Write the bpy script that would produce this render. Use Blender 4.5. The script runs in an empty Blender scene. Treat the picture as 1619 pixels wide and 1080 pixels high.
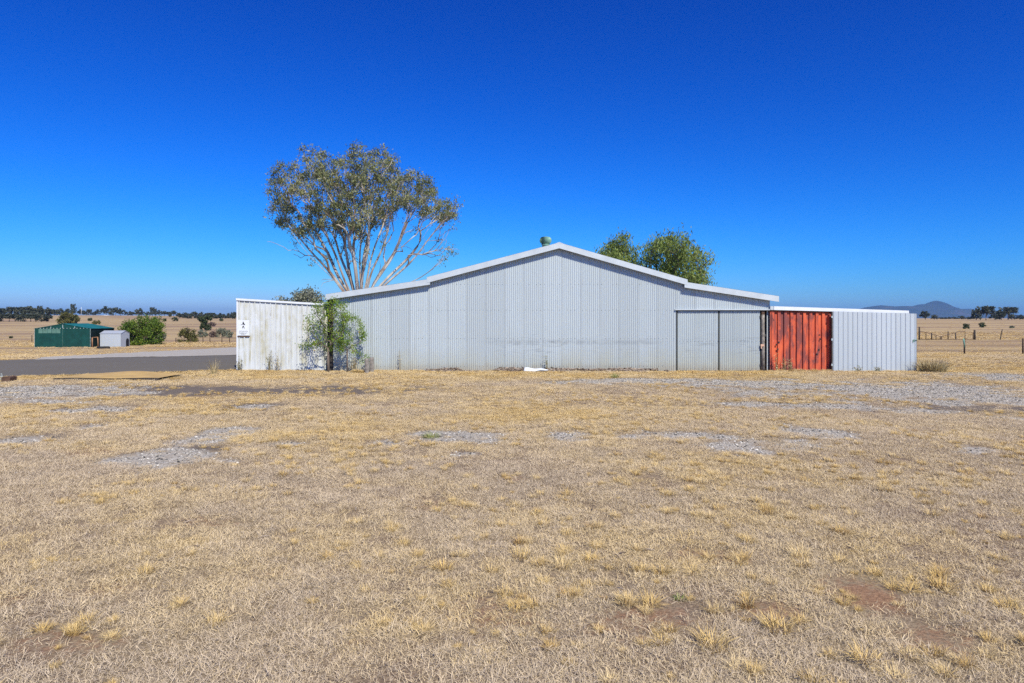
import bpy, math, random
import numpy as np
from mathutils import Vector, Matrix

R = math.radians
random.seed(7)
rng = np.random.default_rng(7)
sc = bpy.context.scene
C = sc.collection

# ------------------------------------------------------------------ camera
FPX, CX, HY, CH = 1079.0, 809.5, 503.0, 2.1      # focal length in photo pixels, image centre, horizon row, eye height
cam_d = bpy.data.cameras.new('camera')
cam = bpy.data.objects.new('camera', cam_d); C.objects.link(cam)
cam.location = (0, 0, CH); cam.rotation_euler = (R(90), 0, 0)
cam_d.sensor_width = 36.0; cam_d.lens = 36.0 * FPX / 1619.0
cam_d.shift_y = -(540.0 - HY) / 1619.0
cam_d.clip_start = 0.05; cam_d.clip_end = 60000
sc.camera = cam

# ------------------------------------------------------------------ sky, sun, exposure
SUN_EL, SUN_AZ = 45.0, 24.0          # azimuth: degrees to the right of straight behind the camera
world = bpy.data.worlds.new('World'); sc.world = world; world.use_nodes = True
wn = world.node_tree.nodes; wl = world.node_tree.links
wn.clear()
sky = wn.new('ShaderNodeTexSky'); sky.sky_type = 'NISHITA'; sky.sun_disc = False
sky.sun_elevation = R(SUN_EL); sky.sun_rotation = R(180 - SUN_AZ)
sky.altitude = 300; sky.air_density = 1.0; sky.dust_density = 0.3; sky.ozone_density = 3.0
# deepen the blue of the clear dry sky, one curve for each channel over the whole dome
sepc = wn.new('ShaderNodeSeparateColor'); comb = wn.new('ShaderNodeCombineColor')
bg = wn.new('ShaderNodeBackground'); bg.inputs['Strength'].default_value = 0.10
wo = wn.new('ShaderNodeOutputWorld')
wl.new(sky.outputs[0], sepc.inputs[0])
for k_, (ref, val, gam) in enumerate(((7.9, .40, 3.4), (8.0, .66, 1.72), (7.5, 1.22, 1.35))):
    dv = wn.new('ShaderNodeMath'); dv.operation = 'DIVIDE'; dv.inputs[1].default_value = ref; wl.new(sepc.outputs[k_], dv.inputs[0])
    pw = wn.new('ShaderNodeMath'); pw.operation = 'POWER'; pw.inputs[1].default_value = gam; wl.new(dv.outputs[0], pw.inputs[0])
    ml = wn.new('ShaderNodeMath'); ml.operation = 'MULTIPLY'; ml.inputs[1].default_value = val / .10; wl.new(pw.outputs[0], ml.inputs[0])
    mn = wn.new('ShaderNodeMath'); mn.operation = 'MINIMUM'; mn.inputs[1].default_value = 12.0; wl.new(ml.outputs[0], mn.inputs[0])
    wl.new(mn.outputs[0], comb.inputs[k_])
wl.new(comb.outputs[0], bg.inputs['Color']); wl.new(bg.outputs[0], wo.inputs['Surface'])
sun_d = bpy.data.lights.new('sun', 'SUN'); sun_d.energy = 5.0; sun_d.angle = R(0.53); sun_d.color = (1.0, 0.96, 0.82)
sun = bpy.data.objects.new('sun', sun_d); C.objects.link(sun)
sv = Vector((math.sin(R(SUN_AZ)) * math.cos(R(SUN_EL)), -math.cos(R(SUN_AZ)) * math.cos(R(SUN_EL)), math.sin(R(SUN_EL))))
sun.rotation_euler = sv.to_track_quat('Z', 'Y').to_euler(); sun.location = (0, -20, 60)
sc.view_settings.view_transform = 'Standard'; sc.view_settings.look = 'None'
sc.view_settings.exposure = 0.0; sc.view_settings.gamma = 1.0; sc.view_settings.use_curve_mapping = False
sc.render.engine = 'CYCLES'
sc.cycles.max_bounces = 4; sc.cycles.diffuse_bounces = 1; sc.cycles.glossy_bounces = 2
sc.cycles.transmission_bounces = 3; sc.cycles.transparent_max_bounces = 8; sc.cycles.volume_bounces = 0
sc.cycles.use_denoising = False; sc.cycles.denoiser = 'OPENIMAGEDENOISE'; sc.cycles.denoising_input_passes = 'RGB_ALBEDO_NORMAL'

# ------------------------------------------------------------------ helpers: terrain
def sstep(a, b, t):
    t = np.clip((np.asarray(t, float) - a) / (b - a), 0, 1)
    return t * t * (3 - 2 * t)

def vnoise(x, y, s, seed=0):
    """smooth value noise in 0..1"""
    x = np.asarray(x, float) / s; y = np.asarray(y, float) / s
    xi = np.floor(x); yi = np.floor(y); fx = x - xi; fy = y - yi
    fx = fx * fx * (3 - 2 * fx); fy = fy * fy * (3 - 2 * fy)
    def h(a, b):
        v = np.sin(a * 127.1 + b * 311.7 + seed * 74.7) * 43758.5453
        return v - np.floor(v)
    return (h(xi, yi) * (1 - fx) + h(xi + 1, yi) * fx) * (1 - fy) + (h(xi, yi + 1) * (1 - fx) + h(xi + 1, yi + 1) * fx) * fy

def zt(x, y):
    x = np.asarray(x, float); y = np.asarray(y, float)
    w = sstep(-10, 10, x)
    yl = np.clip(y - 32, 0, 56); yr = np.clip(y - 32, 0, 40)
    z = -(0.03 * yl) * (1 - w) - (0.02 * yr) * w
    z = z + sstep(140, 460, y) * (3.05 * (1 - w) + 1.95 * w)
    z = z + 3.4 * np.exp(-((x + 390) / 130) ** 2) * sstep(260, 640, y)      # low rise in the far left paddock
    near = 1 - sstep(60, 140, np.hypot(x, y))
    z = z + near * ((vnoise(x, y, 2.3, 3) - .5) * .05 + (vnoise(x, y, .55, 5) - .5) * .022) * sstep(1, 4, y) 
    return z

_T = np.geomspace(1.0, 8000, 900)
def gp(px, py):
    """the point of the ground that a photo pixel shows"""
    dx = (px - CX) / FPX; dz = -(py - HY) / FPX
    T = _T
    for _ in range(3):
        hit = np.nonzero(CH + dz * T <= zt(dx * T, T))[0]
        if len(hit) == 0: break
        k = max(1, hit[0]); T = np.linspace(T[k - 1], T[k], 60)
    t = float(T[min(len(T) - 1, 30)]) if len(hit) else 8000.0
    return Vector((dx * t, t, float(zt(dx * t, t))))

def ppm(y): return FPX / y

# ------------------------------------------------------------------ helpers: objects
def link(name, me, mat=None, parent=None, loc=None, rotz=None):
    o = bpy.data.objects.new(name, me); C.objects.link(o)
    if mat is not None and me is not None:
        if len(me.materials) == 0: me.materials.append(mat)
    if parent is not None: o.parent = parent
    if loc is not None: o.location = loc
    if rotz is not None: o.rotation_euler = (0, 0, rotz)
    return o

def thing(name, label, cat, loc=(0, 0, 0), rotz=0, group=None):
    o = bpy.data.objects.new(name, None); C.objects.link(o)
    o.empty_display_size = .2
    o.location = loc; o.rotation_euler = (0, 0, rotz)
    o['label'] = label; o['category'] = cat
    if group: o['group'] = group
    return o

def tag(o, label, cat, group=None):
    o['label'] = label; o['category'] = cat
    if group: o['group'] = group
    return o

def kind(o, k):
    o['kind'] = k; return o

class MB:
    def __init__(s): s.v = []; s.f = []; s.sm = []
    def add(s, vs, fs, smooth=False):
        n = len(s.v); s.v += [tuple(v) for v in vs]
        for f in fs: s.f.append(tuple(i + n for i in f)); s.sm.append(smooth)
        return s
    def box(s, x0, x1, y0, y1, z0, z1):
        return s.add([(x0,y0,z0),(x1,y0,z0),(x1,y1,z0),(x0,y1,z0),(x0,y0,z1),(x1,y0,z1),(x1,y1,z1),(x0,y1,z1)],
                     [(0,3,2,1),(4,5,6,7),(0,1,5,4),(1,2,6,5),(2,3,7,6),(3,0,4,7)])
    def prism(s, poly, y0, y1):
        """poly of (x, z) extruded along y"""
        n = len(poly)
        vs = [(x, y0, z) for x, z in poly] + [(x, y1, z) for x, z in poly]
        fs = [tuple(range(n)), tuple(range(2 * n - 1, n - 1, -1))] + [(i, i + n, (i + 1) % n + n, (i + 1) % n) for i in range(n)]
        return s.add(vs, fs)
    def tube(s, pts, rad, n=6, cap=True, smooth=True):
        pts = [Vector(p) for p in pts]
        if not hasattr(rad, '__len__'): rad = [rad] * len(pts)
        vs = []; up = Vector((0.13, 0.21, 1)).normalized()
        for i, p in enumerate(pts):
            d = (pts[min(i + 1, len(pts) - 1)] - pts[max(i - 1, 0)])
            d = d.normalized() if d.length > 1e-9 else Vector((0, 0, 1))
            a = d.cross(up) if abs(d.dot(up)) < .95 else d.cross(Vector((1, 0, 0)))
            a.normalize(); b = d.cross(a)
            for k in range(n):
                t = 2 * math.pi * k / n
                vs.append(p + (a * math.cos(t) + b * math.sin(t)) * rad[i])
        fs = []
        for i in range(len(pts) - 1):
            for k in range(n):
                fs.append((i*n + k, i*n + (k+1) % n, (i+1)*n + (k+1) % n, (i+1)*n + k))
        s.add(vs, fs, smooth)
        if cap:
            m = len(s.v) - len(vs)
            s.f.append(tuple(m + k for k in range(n - 1, -1, -1))); s.sm.append(False)
            s.f.append(tuple(m + (len(pts)-1)*n + k for k in range(n))); s.sm.append(False)
        return s
    def lathe(s, prof, n=24, c=(0, 0, 0), smooth=True):
        vs = [(c[0] + r * math.cos(2*math.pi*k/n), c[1] + r * math.sin(2*math.pi*k/n), c[2] + z) for r, z in prof for k in range(n)]
        fs = [(i*n + k, i*n + (k+1) % n, (i+1)*n + (k+1) % n, (i+1)*n + k) for i in range(len(prof)-1) for k in range(n)]
        return s.add(vs, fs, smooth)
    def mesh(s, name):
        me = bpy.data.meshes.new(name); me.from_pydata(s.v, [], s.f)
        me.polygons.foreach_set('use_smooth', s.sm); me.update(); return me
    def build(s, name, mat, parent=None, loc=None, rotz=None):
        return link(name, s.mesh(name), mat, parent, loc, rotz)

def np_mesh(name, V, F, tint=None, smooth=False):
    """V (n,3), F (m,k) arrays; tint: one float for each face"""
    me = bpy.data.meshes.new(name)
    k = F.shape[1]; m = len(F)
    me.vertices.add(len(V)); me.vertices.foreach_set('co', np.ascontiguousarray(V, dtype=np.float32).ravel())
    me.loops.add(m * k); me.loops.foreach_set('vertex_index', np.ascontiguousarray(F, dtype=np.int32).ravel())
    me.polygons.add(m); me.polygons.foreach_set('loop_start', np.arange(0, m * k, k, dtype=np.int32))
    if smooth: me.polygons.foreach_set('use_smooth', np.ones(m, dtype=bool))
    if tint is not None:
        a = me.attributes.new('tint', 'FLOAT', 'FACE'); a.data.foreach_set('value', np.asarray(tint, dtype=np.float32))
    me.update(calc_edges=True); me.validate()
    return me

# ------------------------------------------------------------------ helpers: materials
class NT:
    def __init__(s, name):
        s.m = bpy.data.materials.new(name); s.m.use_nodes = True
        s.t = s.m.node_tree; s.t.nodes.clear()
        s.out = s.t.nodes.new('ShaderNodeOutputMaterial')
    def n(s, typ, **kw):
        nd = s.t.nodes.new('ShaderNode' + typ)
        for k, v in kw.items(): setattr(nd, k, v)
        return nd
    def put(s, sock, v):
        if hasattr(v, 'is_linked') or isinstance(v, bpy.types.NodeSocket): s.t.links.new(v, sock)
        elif v is not None:
            if hasattr(v, '__len__') and len(v) == 3 and sock.type == 'RGBA': v = (*v, 1)
            sock.default_value = v
    def coord(s, which='Object'): return s.n('TexCoord').outputs[which]
    def pos(s): return s.n('NewGeometry').outputs['Position']
    def scale(s, vec, sc_):
        m = s.n('Mapping'); s.put(m.inputs['Vector'], vec); m.inputs['Scale'].default_value = sc_; return m.outputs[0]
    def noise(s, vec, scale=5, detail=4, rough=.55, dist=0.0):
        nd = s.n('TexNoise'); s.put(nd.inputs['Vector'], vec)
        nd.inputs['Scale'].default_value = scale; nd.inputs['Detail'].default_value = detail
        nd.inputs['Roughness'].default_value = rough; nd.inputs['Distortion'].default_value = dist
        return nd.outputs['Fac']
    def ramp(s, fac, stops, interp='LINEAR'):
        nd = s.n('ValToRGB'); s.put(nd.inputs[0], fac); cr = nd.color_ramp; cr.interpolation = interp
        while len(cr.elements) < len(stops): cr.elements.new(.5)
        for e, (p, c) in zip(cr.elements, stops):
            e.position = p; e.color = (*c, 1) if hasattr(c, '__len__') else (c, c, c, 1)
        return nd.outputs[0]
    def mix(s, fac, a, b, mode='MIX'):
        nd = s.n('Mix', data_type='RGBA', blend_type=mode)
        s.put(nd.inputs[0], fac); s.put(nd.inputs[6], a); s.put(nd.inputs[7], b); return nd.outputs[2]
    def math(s, op, a, b=None, c=None):
        nd = s.n('Math', operation=op); s.put(nd.inputs[0], a)
        if b is not None: s.put(nd.inputs[1], b)
        if c is not None: s.put(nd.inputs[2], c)
        return nd.outputs[0]
    def mrange(s, v, a, b, c=0.0, d=1.0):
        nd = s.n('MapRange'); s.put(nd.inputs[0], v)
        for i, q in enumerate((a, b, c, d)): nd.inputs[1 + i].default_value = q
        return nd.outputs[0]
    def sep(s, v):
        nd = s.n('SeparateXYZ'); s.put(nd.inputs[0], v); return nd.outputs
    def attr(s, name, typ='GEOMETRY'):
        nd = s.n('Attribute', attribute_name=name, attribute_type=typ); return nd.outputs
    def rnd(s): return s.n('ObjectInfo').outputs['Random']
    def bump(s, h, strength=.3, dist=.02):
        nd = s.n('Bump'); nd.inputs['Strength'].default_value = strength; nd.inputs['Distance'].default_value = dist
        s.put(nd.inputs['Height'], h); return nd.outputs[0]
    def bsdf(s, col, rough=.7, metal=0.0, normal=None, spec=.5):
        b = s.n('BsdfPrincipled'); s.put(b.inputs['Base Color'], col); s.put(b.inputs['Roughness'], rough)
        s.put(b.inputs['Metallic'], metal); s.put(b.inputs['Specular IOR Level'], spec)
        if normal is not None: s.put(b.inputs['Normal'], normal)
        return b.outputs[0]
    def done(s, sh): s.t.links.new(sh, s.out.inputs['Surface']); return s.m

def m_plain(name, col, rough=.7, metal=0.0, var=.25, scale=6.0, bump=0.0, spec=.4):
    t = NT(name); c = t.coord()
    f = t.noise(c, scale, 5)
    dark = tuple(q * (1 - var) for q in col); lite = tuple(min(1, q * (1 + var)) for q in col)
    cc = t.ramp(f, [(.3, dark), (.7, lite)])
    return t.done(t.bsdf(cc, rough, metal, t.bump(f, bump) if bump else None, spec))

def m_zinc(name, base, tint_var=.065, stains_and_shade=True):
    t = NT(name); c = t.coord(); xyz = t.sep(c)
    r = t.rnd()
    b0 = tuple(q * (1 - tint_var) for q in base); b1 = tuple(min(1, q * (1 + tint_var)) for q in base)
    col = t.ramp(r, [(0, b0), (1, b1)])
    streak = t.noise(t.scale(c, (7.0, 7.0, .35)), 1.6, 5)
    col = t.mix(t.mrange(streak, .35, .75, 0, .55), col, tuple(q * .84 for q in base))
    blot = t.noise(c, 1.1, 4)
    col = t.mix(t.mrange(blot, .5, .8, 0, .35), col, tuple(q * k for q, k in zip(base, (.88, .90, .88))))
    if stains_and_shade:
        # grime splashed up from the ground, uneven along the wall, yellowish
        edge = t.noise(t.scale(c, (1.0, 1.0, .4)), 1.3, 5)
        hz = t.math('SUBTRACT', t.math('MULTIPLY', edge, 1.5), xyz[2])
        low = t.mrange(hz, -.15, .8, 0, .65)
        col = t.mix(low, col, (.50, .48, .36))
        # rubbed dark scuffs at the height of stock and machines
        sc_ = t.noise(t.scale(c, (.8, .8, 7.0)), 1.7, 7, .72, 1.2)
        band = t.math('MULTIPLY', t.mrange(xyz[2], .35, .8), t.mrange(xyz[2], 1.55, 1.25))
        along = t.mrange(t.noise(t.scale(c, (.35, .35, .1)), 1.0, 2), .42, .6)
        scuff = t.math('MULTIPLY', t.math('MULTIPLY', t.mrange(sc_, .52, .62), band), t.math('MULTIPLY', along, t.mrange(xyz[0], -1.5, 1.5)))
        col = t.mix(t.math('MULTIPLY', scuff, .5), col, (.15, .155, .165))
        rub = t.math('MULTIPLY', t.mrange(t.math('ABSOLUTE', t.math('SUBTRACT', t.math('ADD', xyz[2], t.math('MULTIPLY', edge, .12)), 1.2)), .13, .02), t.math('MULTIPLY', t.mrange(xyz[0], -1.4, -.6), t.mrange(xyz[0], 6.3, 5.2)))
        col = t.mix(t.math('MULTIPLY', t.math('MULTIPLY', rub, t.mrange(t.noise(c, 3.0, 5, .7), .35, .65)), .42), col, (.20, .21, .215))
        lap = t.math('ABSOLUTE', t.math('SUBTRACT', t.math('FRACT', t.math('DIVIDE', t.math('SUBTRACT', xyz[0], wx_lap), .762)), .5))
        lap_shade = t.math('MULTIPLY', t.mrange(lap, .478, .497), t.mrange(t.noise(t.scale(c, (.7, .7, .5)), 1.2, 3), .35, .6, .15, .55))  # dark lap lines painted in for the shadow the sheet edges barely cast
        col = t.mix(lap_shade, col, (.20, .20, .20))
        run = t.math('MULTIPLY', t.mrange(t.noise(t.scale(c, (14, 14, .22)), 1.5, 3), .60, .72), t.mrange(t.noise(c, .8, 3), .45, .65))
        col = t.mix(t.math('MULTIPLY', run, .4), col, (.33, .29, .24))
        foot = t.mrange(t.math('SUBTRACT', t.math('MULTIPLY', t.noise(t.scale(c, (2, 2, 1)), 2.0, 5, .7), .55), xyz[2]), -.05, .3, 0, .6)
        col = t.mix(foot, col, (.40, .34, .26))
        spk = t.noise(c, 55, 2)
        col = t.mix(t.mrange(spk, .70, .76, 0, .5), col, (.22, .20, .18))
    rough = t.mrange(streak, .3, .7, .42, .6)
    return t.done(t.bsdf(col, rough, .25, None, .4))

def m_leaf(name, cols, trans=.25):
    """cols: stops over the per-leaf tint"""
    t = NT(name); a = t.attr('tint')[2]
    col = t.ramp(a, cols)
    d = t.bsdf(col, .55, 0, None, .35)
    tr = t.n('BsdfTranslucent'); t.put(tr.inputs[0], t.mix(.5, col, (.35, .42, .05), 'MULTIPLY') if False else col)
    mx = t.n('MixShader'); mx.inputs[0].default_value = trans
    t.t.links.new(d, mx.inputs[1]); t.t.links.new(tr.outputs[0], mx.inputs[2])
    return t.done(mx.outputs[0])

def m_bark(name, pale, brown, scale=1.2):
    t = NT(name); c = t.coord()
    f = t.noise(t.scale(c, (1, 1, .35)), scale * 2.2, 6, .6, .6)
    g = t.noise(t.scale(c, (3, 3, .6)), scale * 4, 4)
    col = t.ramp(f, [(.42, pale), (.62, brown)])
    col = t.mix(t.mrange(g, .4, .8, 0, .5), col, tuple(q * .55 for q in brown))
    return t.done(t.bsdf(col, .85, 0, t.bump(g, .3, .02), .2))

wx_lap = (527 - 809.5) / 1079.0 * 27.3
M = {}
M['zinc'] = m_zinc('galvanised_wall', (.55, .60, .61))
M['zinc_roof'] = m_zinc('galvanised_roof', (.52, .55, .58), .03, False)
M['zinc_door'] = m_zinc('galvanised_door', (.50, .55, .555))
M['capping'] = m_plain('barge_metal', (.60, .635, .645), .45, .2, .10, 2.0)
M['silver'] = m_zinc('silver_ribbed', (.56, .60, .63), .04, False)
M['dark_steel'] = m_plain('dark_steel', (.045, .042, .04), .6, .5, .4)
M['rail_dark'] = m_plain('rusty_steel', (.13, .075, .05), .8, .2, .4)
M['white_paint'] = m_plain('white_trim', (.78, .80, .82), .5, 0, .06, 3)
M['timber'] = m_plain('weathered_timber', (.27, .235, .20), .9, 0, .45, 9, .3)
M['timber_dark'] = m_plain('dark_timber', (.055, .045, .038), .9, 0, .4, 7, .3)
M['timber_orange'] = m_plain('brown_timber', (.36, .19, .10), .85, 0, .3, 8)
M['post_rust'] = m_plain('star_post', (.07, .045, .035), .8, .3, .4)
M['rubber'] = m_plain('black_rubber', (.018, .018, .018), .8, 0, .3)
M['vent_green'] = m_plain('vent_green', (.20, .36, .27), .55, .1, .25, 5)
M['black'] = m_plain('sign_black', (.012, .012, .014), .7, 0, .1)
M['sign_white'] = m_plain('sign_white', (.80, .82, .84), .4, 0, .03)
M['sign_grey'] = m_plain('sign_grey', (.10, .11, .13), .7, 0, .1)
M['tan_tag'] = m_plain('tan_tag', (.62, .38, .26), .7, 0, .2)
M['debris'] = m_plain('bark_debris', (.16, .115, .09), .95, 0, .6, 20)
M['stone'] = None

def m_red():
    t = NT('peeling_red_paint'); c = t.coord()
    f = t.noise(t.scale(c, (1.6, 1.6, .45)), 1.6, 6, .62, .5)
    col = t.ramp(f, [(.36, (.76, .145, .055)), (.46, (.64, .11, .05)), (.54, (.27, .068, .055)), (.70, (.21, .065, .06))])
    g = t.noise(t.scale(c, (4, 4, 1.5)), 2.5, 7, .7)
    col = t.mix(t.mrange(g, .64, .69, 0, .9), col, (.045, .025, .02))
    h = t.noise(t.scale(c, (5, 5, .7)), 3.1, 5, .6)
    col = t.mix(t.mrange(h, .66, .72, 0, .55), col, (.62, .42, .36))
    return t.done(t.bsdf(col, .65, 0, t.bump(g, .15, .01), .35))
M['red'] = m_red()

def m_white_clad():
    t = NT('stained_white_cladding'); c = t.coord(); xyz = t.sep(c)
    base = (.70, .72, .72)
    col = t.ramp(t.rnd(), [(0, tuple(q * .96 for q in base)), (1, base)])
    s1 = t.noise(t.scale(c, (6, 6, .35)), 1.7, 6, .6)
    s2 = t.noise(c, 1.6, 5, .65)
    mould = t.math('MULTIPLY', t.mrange(s1, .42, .62), t.mrange(s2, .36, .58))
    col = t.mix(t.math('MULTIPLY', mould, .8), col, (.47, .43, .27))
    r1 = t.noise(t.scale(c, (10, 10, 1.3)), 2.2, 7, .72)
    wear = t.math('MULTIPLY', t.mrange(r1, .58, .66), t.mrange(t.noise(t.scale(c, (.8, .8, .3)), 1.1, 3), .45, .6))
    col = t.mix(t.math('MULTIPLY', wear, .8), col, (.22, .165, .13))
    sp = t.noise(c, 42, 2)
    col = t.mix(t.mrange(sp, .69, .75, 0, .6), col, (.26, .22, .17))
    return t.done(t.bsdf(col, .55, 0, None, .4))
M['white_clad'] = m_white_clad()

def m_ground():
    t = NT('dry_ground'); p = t.pos(); xyz = t.sep(p)
    mask = t.attr('mask')[0]; ms = t.n('SeparateColor'); t.put(ms.inputs[0], mask); gr, so, rd = ms.outputs[0], ms.outputs[1], ms.outputs[2]
    far = t.attr('far')[2]
    # matted dead grass close by
    fine = t.noise(p, 38, 6, .7)
    mid = t.noise(p, 5.5, 5, .6)
    big = t.noise(p, .55, 4, .55)
    col = t.ramp(fine, [(.30, (.07, .05, .036)), (.5, (.26, .18, .115)), (.72, (.56, .42, .265))])
    col = t.mix(t.mrange(mid, .35, .7, 0, .5), col, (.27, .205, .145))
    col = t.mix(t.mrange(big, .4, .66, 0, .45), col, (.44, .35, .20))
    # bare earth
    earth = t.ramp(fine, [(.3, (.20, .105, .058)), (.7, (.46, .26, .145))])
    col = t.mix(t.mrange(t.math('ADD', rd, t.mrange(t.noise(p, 12, 6, .75), .3, .7, -.5, .5)), .3, .8, 0, .85), col, earth)
    dark = t.ramp(fine, [(.3, (.075, .06, .048)), (.7, (.28, .225, .18))])
    col = t.mix(t.mrange(t.math('ADD', so, t.mrange(fine, .3, .8, -.35, .35)), .3, .65), col, dark)
    # pale blue-grey crushed rock
    vo = t.n('TexVoronoi'); t.put(vo.inputs['Vector'], p); vo.inputs['Scale'].default_value = 34
    vs = t.n('SeparateColor'); t.put(vs.inputs[0], vo.outputs['Color'])
    rock = t.ramp(vs.outputs[0], [(0, (.20, .178, .14)), (.35, (.50, .45, .37)), (1, (.70, .635, .53))])
    rock = t.mix(t.mrange(vo.outputs['Distance'], .45, .85, 0, .8), rock, (.15, .14, .125))
    rock = t.mix(t.mrange(mid, .40, .68, 0, .7), rock, (.52, .43, .31))
    col = t.mix(t.mrange(t.math('ADD', gr, t.mrange(t.noise(p, 14, 6, .75), .3, .7, -.6, .6)), .35, .7), col, rock)
    # open paddocks
    fb = t.noise(t.scale(p, (.006, .028, .02)), 1.0, 6, .6)
    fs = t.noise(t.scale(p, (.05, .16, .1)), 1.0, 7, .7)
    fcol = t.ramp(fb, [(.34, (.25, .15, .105)), (.44, (.36, .245, .15)), (.53, (.56, .41, .205)), (.62, (.29, .185, .135))])
    fcol = t.mix(t.mrange(fs, .35, .7, 0, .5), fcol, (.46, .335, .17))
    fcol = t.mix(t.mrange(t.noise(t.scale(p, (.25, .8, .5)), 1.0, 6, .7), .5, .75, 0, .6), fcol, (.20, .13, .09))
    col = t.mix(far, col, fcol)
    h = t.math('ADD', fine, t.math('MULTIPLY', vo.outputs['Distance'], gr))
    return t.done(t.bsdf(col, .95, 0, t.bump(h, .55, .03), .1))
M['ground'] = m_ground()

def m_asphalt():
    t = NT('worn_asphalt'); p = t.pos()
    f = t.noise(p, 60, 4, .7); g = t.noise(t.scale(p, (.25, .5, .5)), 1.0, 5)
    col = t.ramp(f, [(.35, (.118, .102, .078)), (.62, (.185, .163, .128)), (.74, (.38, .34, .28))])
    col = t.mix(t.mrange(g, .4, .7, 0, .45), col, (.18, .155, .12))
    s = t.noise(p, 6, 3); col = t.mix(t.mrange(s, .68, .74, 0, .6), col, (.36, .34, .31))
    return t.done(t.bsdf(col, .9, 0, t.bump(f, .3, .01), .25))
M['asphalt'] = m_asphalt()

def m_gravel_sheet():
    t = NT('crushed_rock'); p = t.pos()
    f = t.noise(p, 30, 5, .7); g = t.noise(t.scale(p, (.3, .6, .5)), 1.0, 5)
    col = t.ramp(f, [(.32, (.32, .29, .245)), (.6, (.53, .485, .415)), (.8, (.65, .60, .52))])
    col = t.mix(t.mrange(g, .5, .72, 0, .5), col, (.40, .34, .26))
    return t.done(t.bsdf(col, .95, 0, t.bump(f, .4, .02), .15))
M['gravel_sheet'] = m_gravel_sheet()

def m_grass(name, stops):
    t = NT(name); a = t.attr('tint', 'INSTANCER')[2]; r = t.rnd(); b = t.attr('tint')[2]
    v = t.math('ADD', t.math('MULTIPLY', a, .75), t.math('MULTIPLY', t.math('ADD', t.math('MULTIPLY', r, .5), t.math('MULTIPLY', b, .5)), .25))
    col = t.ramp(v, stops)
    col = t.mix(t.mrange(b, .2, 1, 0, .5), col, t.mix(.5, col, (.12, .085, .07)))
    df = t.n('BsdfDiffuse'); t.put(df.inputs[0], col)
    return t.done(df.outputs[0])
# tint 0: grey dead mat, .5: straw, .8: golden, 1: reddish
M['grass'] = m_grass('dead_grass', [(.10, (.60, .475, .34)), (.35, (.76, .60, .405)), (.60, (.86, .65, .35)), (.80, (.82, .56, .20)), (1.0, (.34, .18, .115))])
def m_green(name, stops):
    t = NT(name); b = t.attr('tint')[2]
    return t.done(t.bsdf(t.ramp(b, stops), .6, 0, None, .3))
M['weed'] = m_green('green_weed', [(0, (.16, .22, .05)), (.6, (.30, .33, .09)), (1, (.45, .38, .14))])
M['dryweed'] = m_green('dry_weed', [(0, (.26, .20, .10)), (.5, (.52, .41, .20)), (1, (.70, .55, .29))])
M['dryweed_green'] = m_green('half_dry_weed', [(0, (.10, .13, .05)), (.5, (.22, .22, .10)), (1, (.50, .42, .25))])

def m_stone():
    t = NT('grey_stone'); r = t.rnd()
    col = t.ramp(r, [(0, (.05, .048, .045)), (.32, (.16, .15, .135)), (.5, (.42, .385, .335)), (.85, (.62, .57, .49)), (1, (.74, .68, .58))])
    return t.done(t.bsdf(col, .9, 0, None, .2))
M['stone'] = m_stone()
def m_chip():
    t = NT('bark_chip'); r = t.rnd()
    col = t.ramp(r, [(0, (.09, .065, .05)), (.5, (.25, .185, .14)), (1, (.48, .39, .31))])
    return t.done(t.bsdf(col, .95, 0, None, .1))
M['chip'] = m_chip()
def m_cloth(name, col, rough=.8):
    t = NT(name); c = t.coord()
    f = t.noise(c, 1.3, 5, .6); w = t.noise(t.scale(c, (30, 30, 30)), 2, 2)
    cc = t.ramp(f, [(.3, tuple(q * .7 for q in col)), (.7, tuple(q * 1.35 for q in col))])
    cc = t.mix(t.mrange(w, .3, .7, 0, .25), cc, tuple(q * .6 for q in col))
    return t.done(t.bsdf(cc, rough, 0, None, .3))
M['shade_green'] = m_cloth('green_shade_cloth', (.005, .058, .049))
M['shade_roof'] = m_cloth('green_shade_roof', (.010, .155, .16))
M['side_in_shade'] = m_cloth('cloth_painted_shade', (.003, .016, .014))  # the green cloth again, nearly black: shade of the right side put into the colour
M['mesh_window'] = m_cloth('faded_mesh', (.10, .20, .16))
M['lace'] = m_plain('pale_lacing', (.45, .52, .52), .6, 0, .2)
M['ochre'] = m_plain('ochre_sheet', (.56, .37, .13), .75, 0, .18, 1.5, .1)
M['blue_steel'] = m_plain('blue_steel', (.02, .07, .17), .6, 0, .3)

# ------------------------------------------------------------------ ground
def ell(px, py, hw, hh, s=1.0):
    """an oval patch on the ground: centre, half length across, half length away"""
    c = gp(px, py); a = gp(px, py - hh); b = gp(px, py + hh)
    return (c.x, c.y, hw * 1.08 * c.y / FPX, max(.2, (a.y - b.y) / 2 * 1.1), s)

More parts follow.
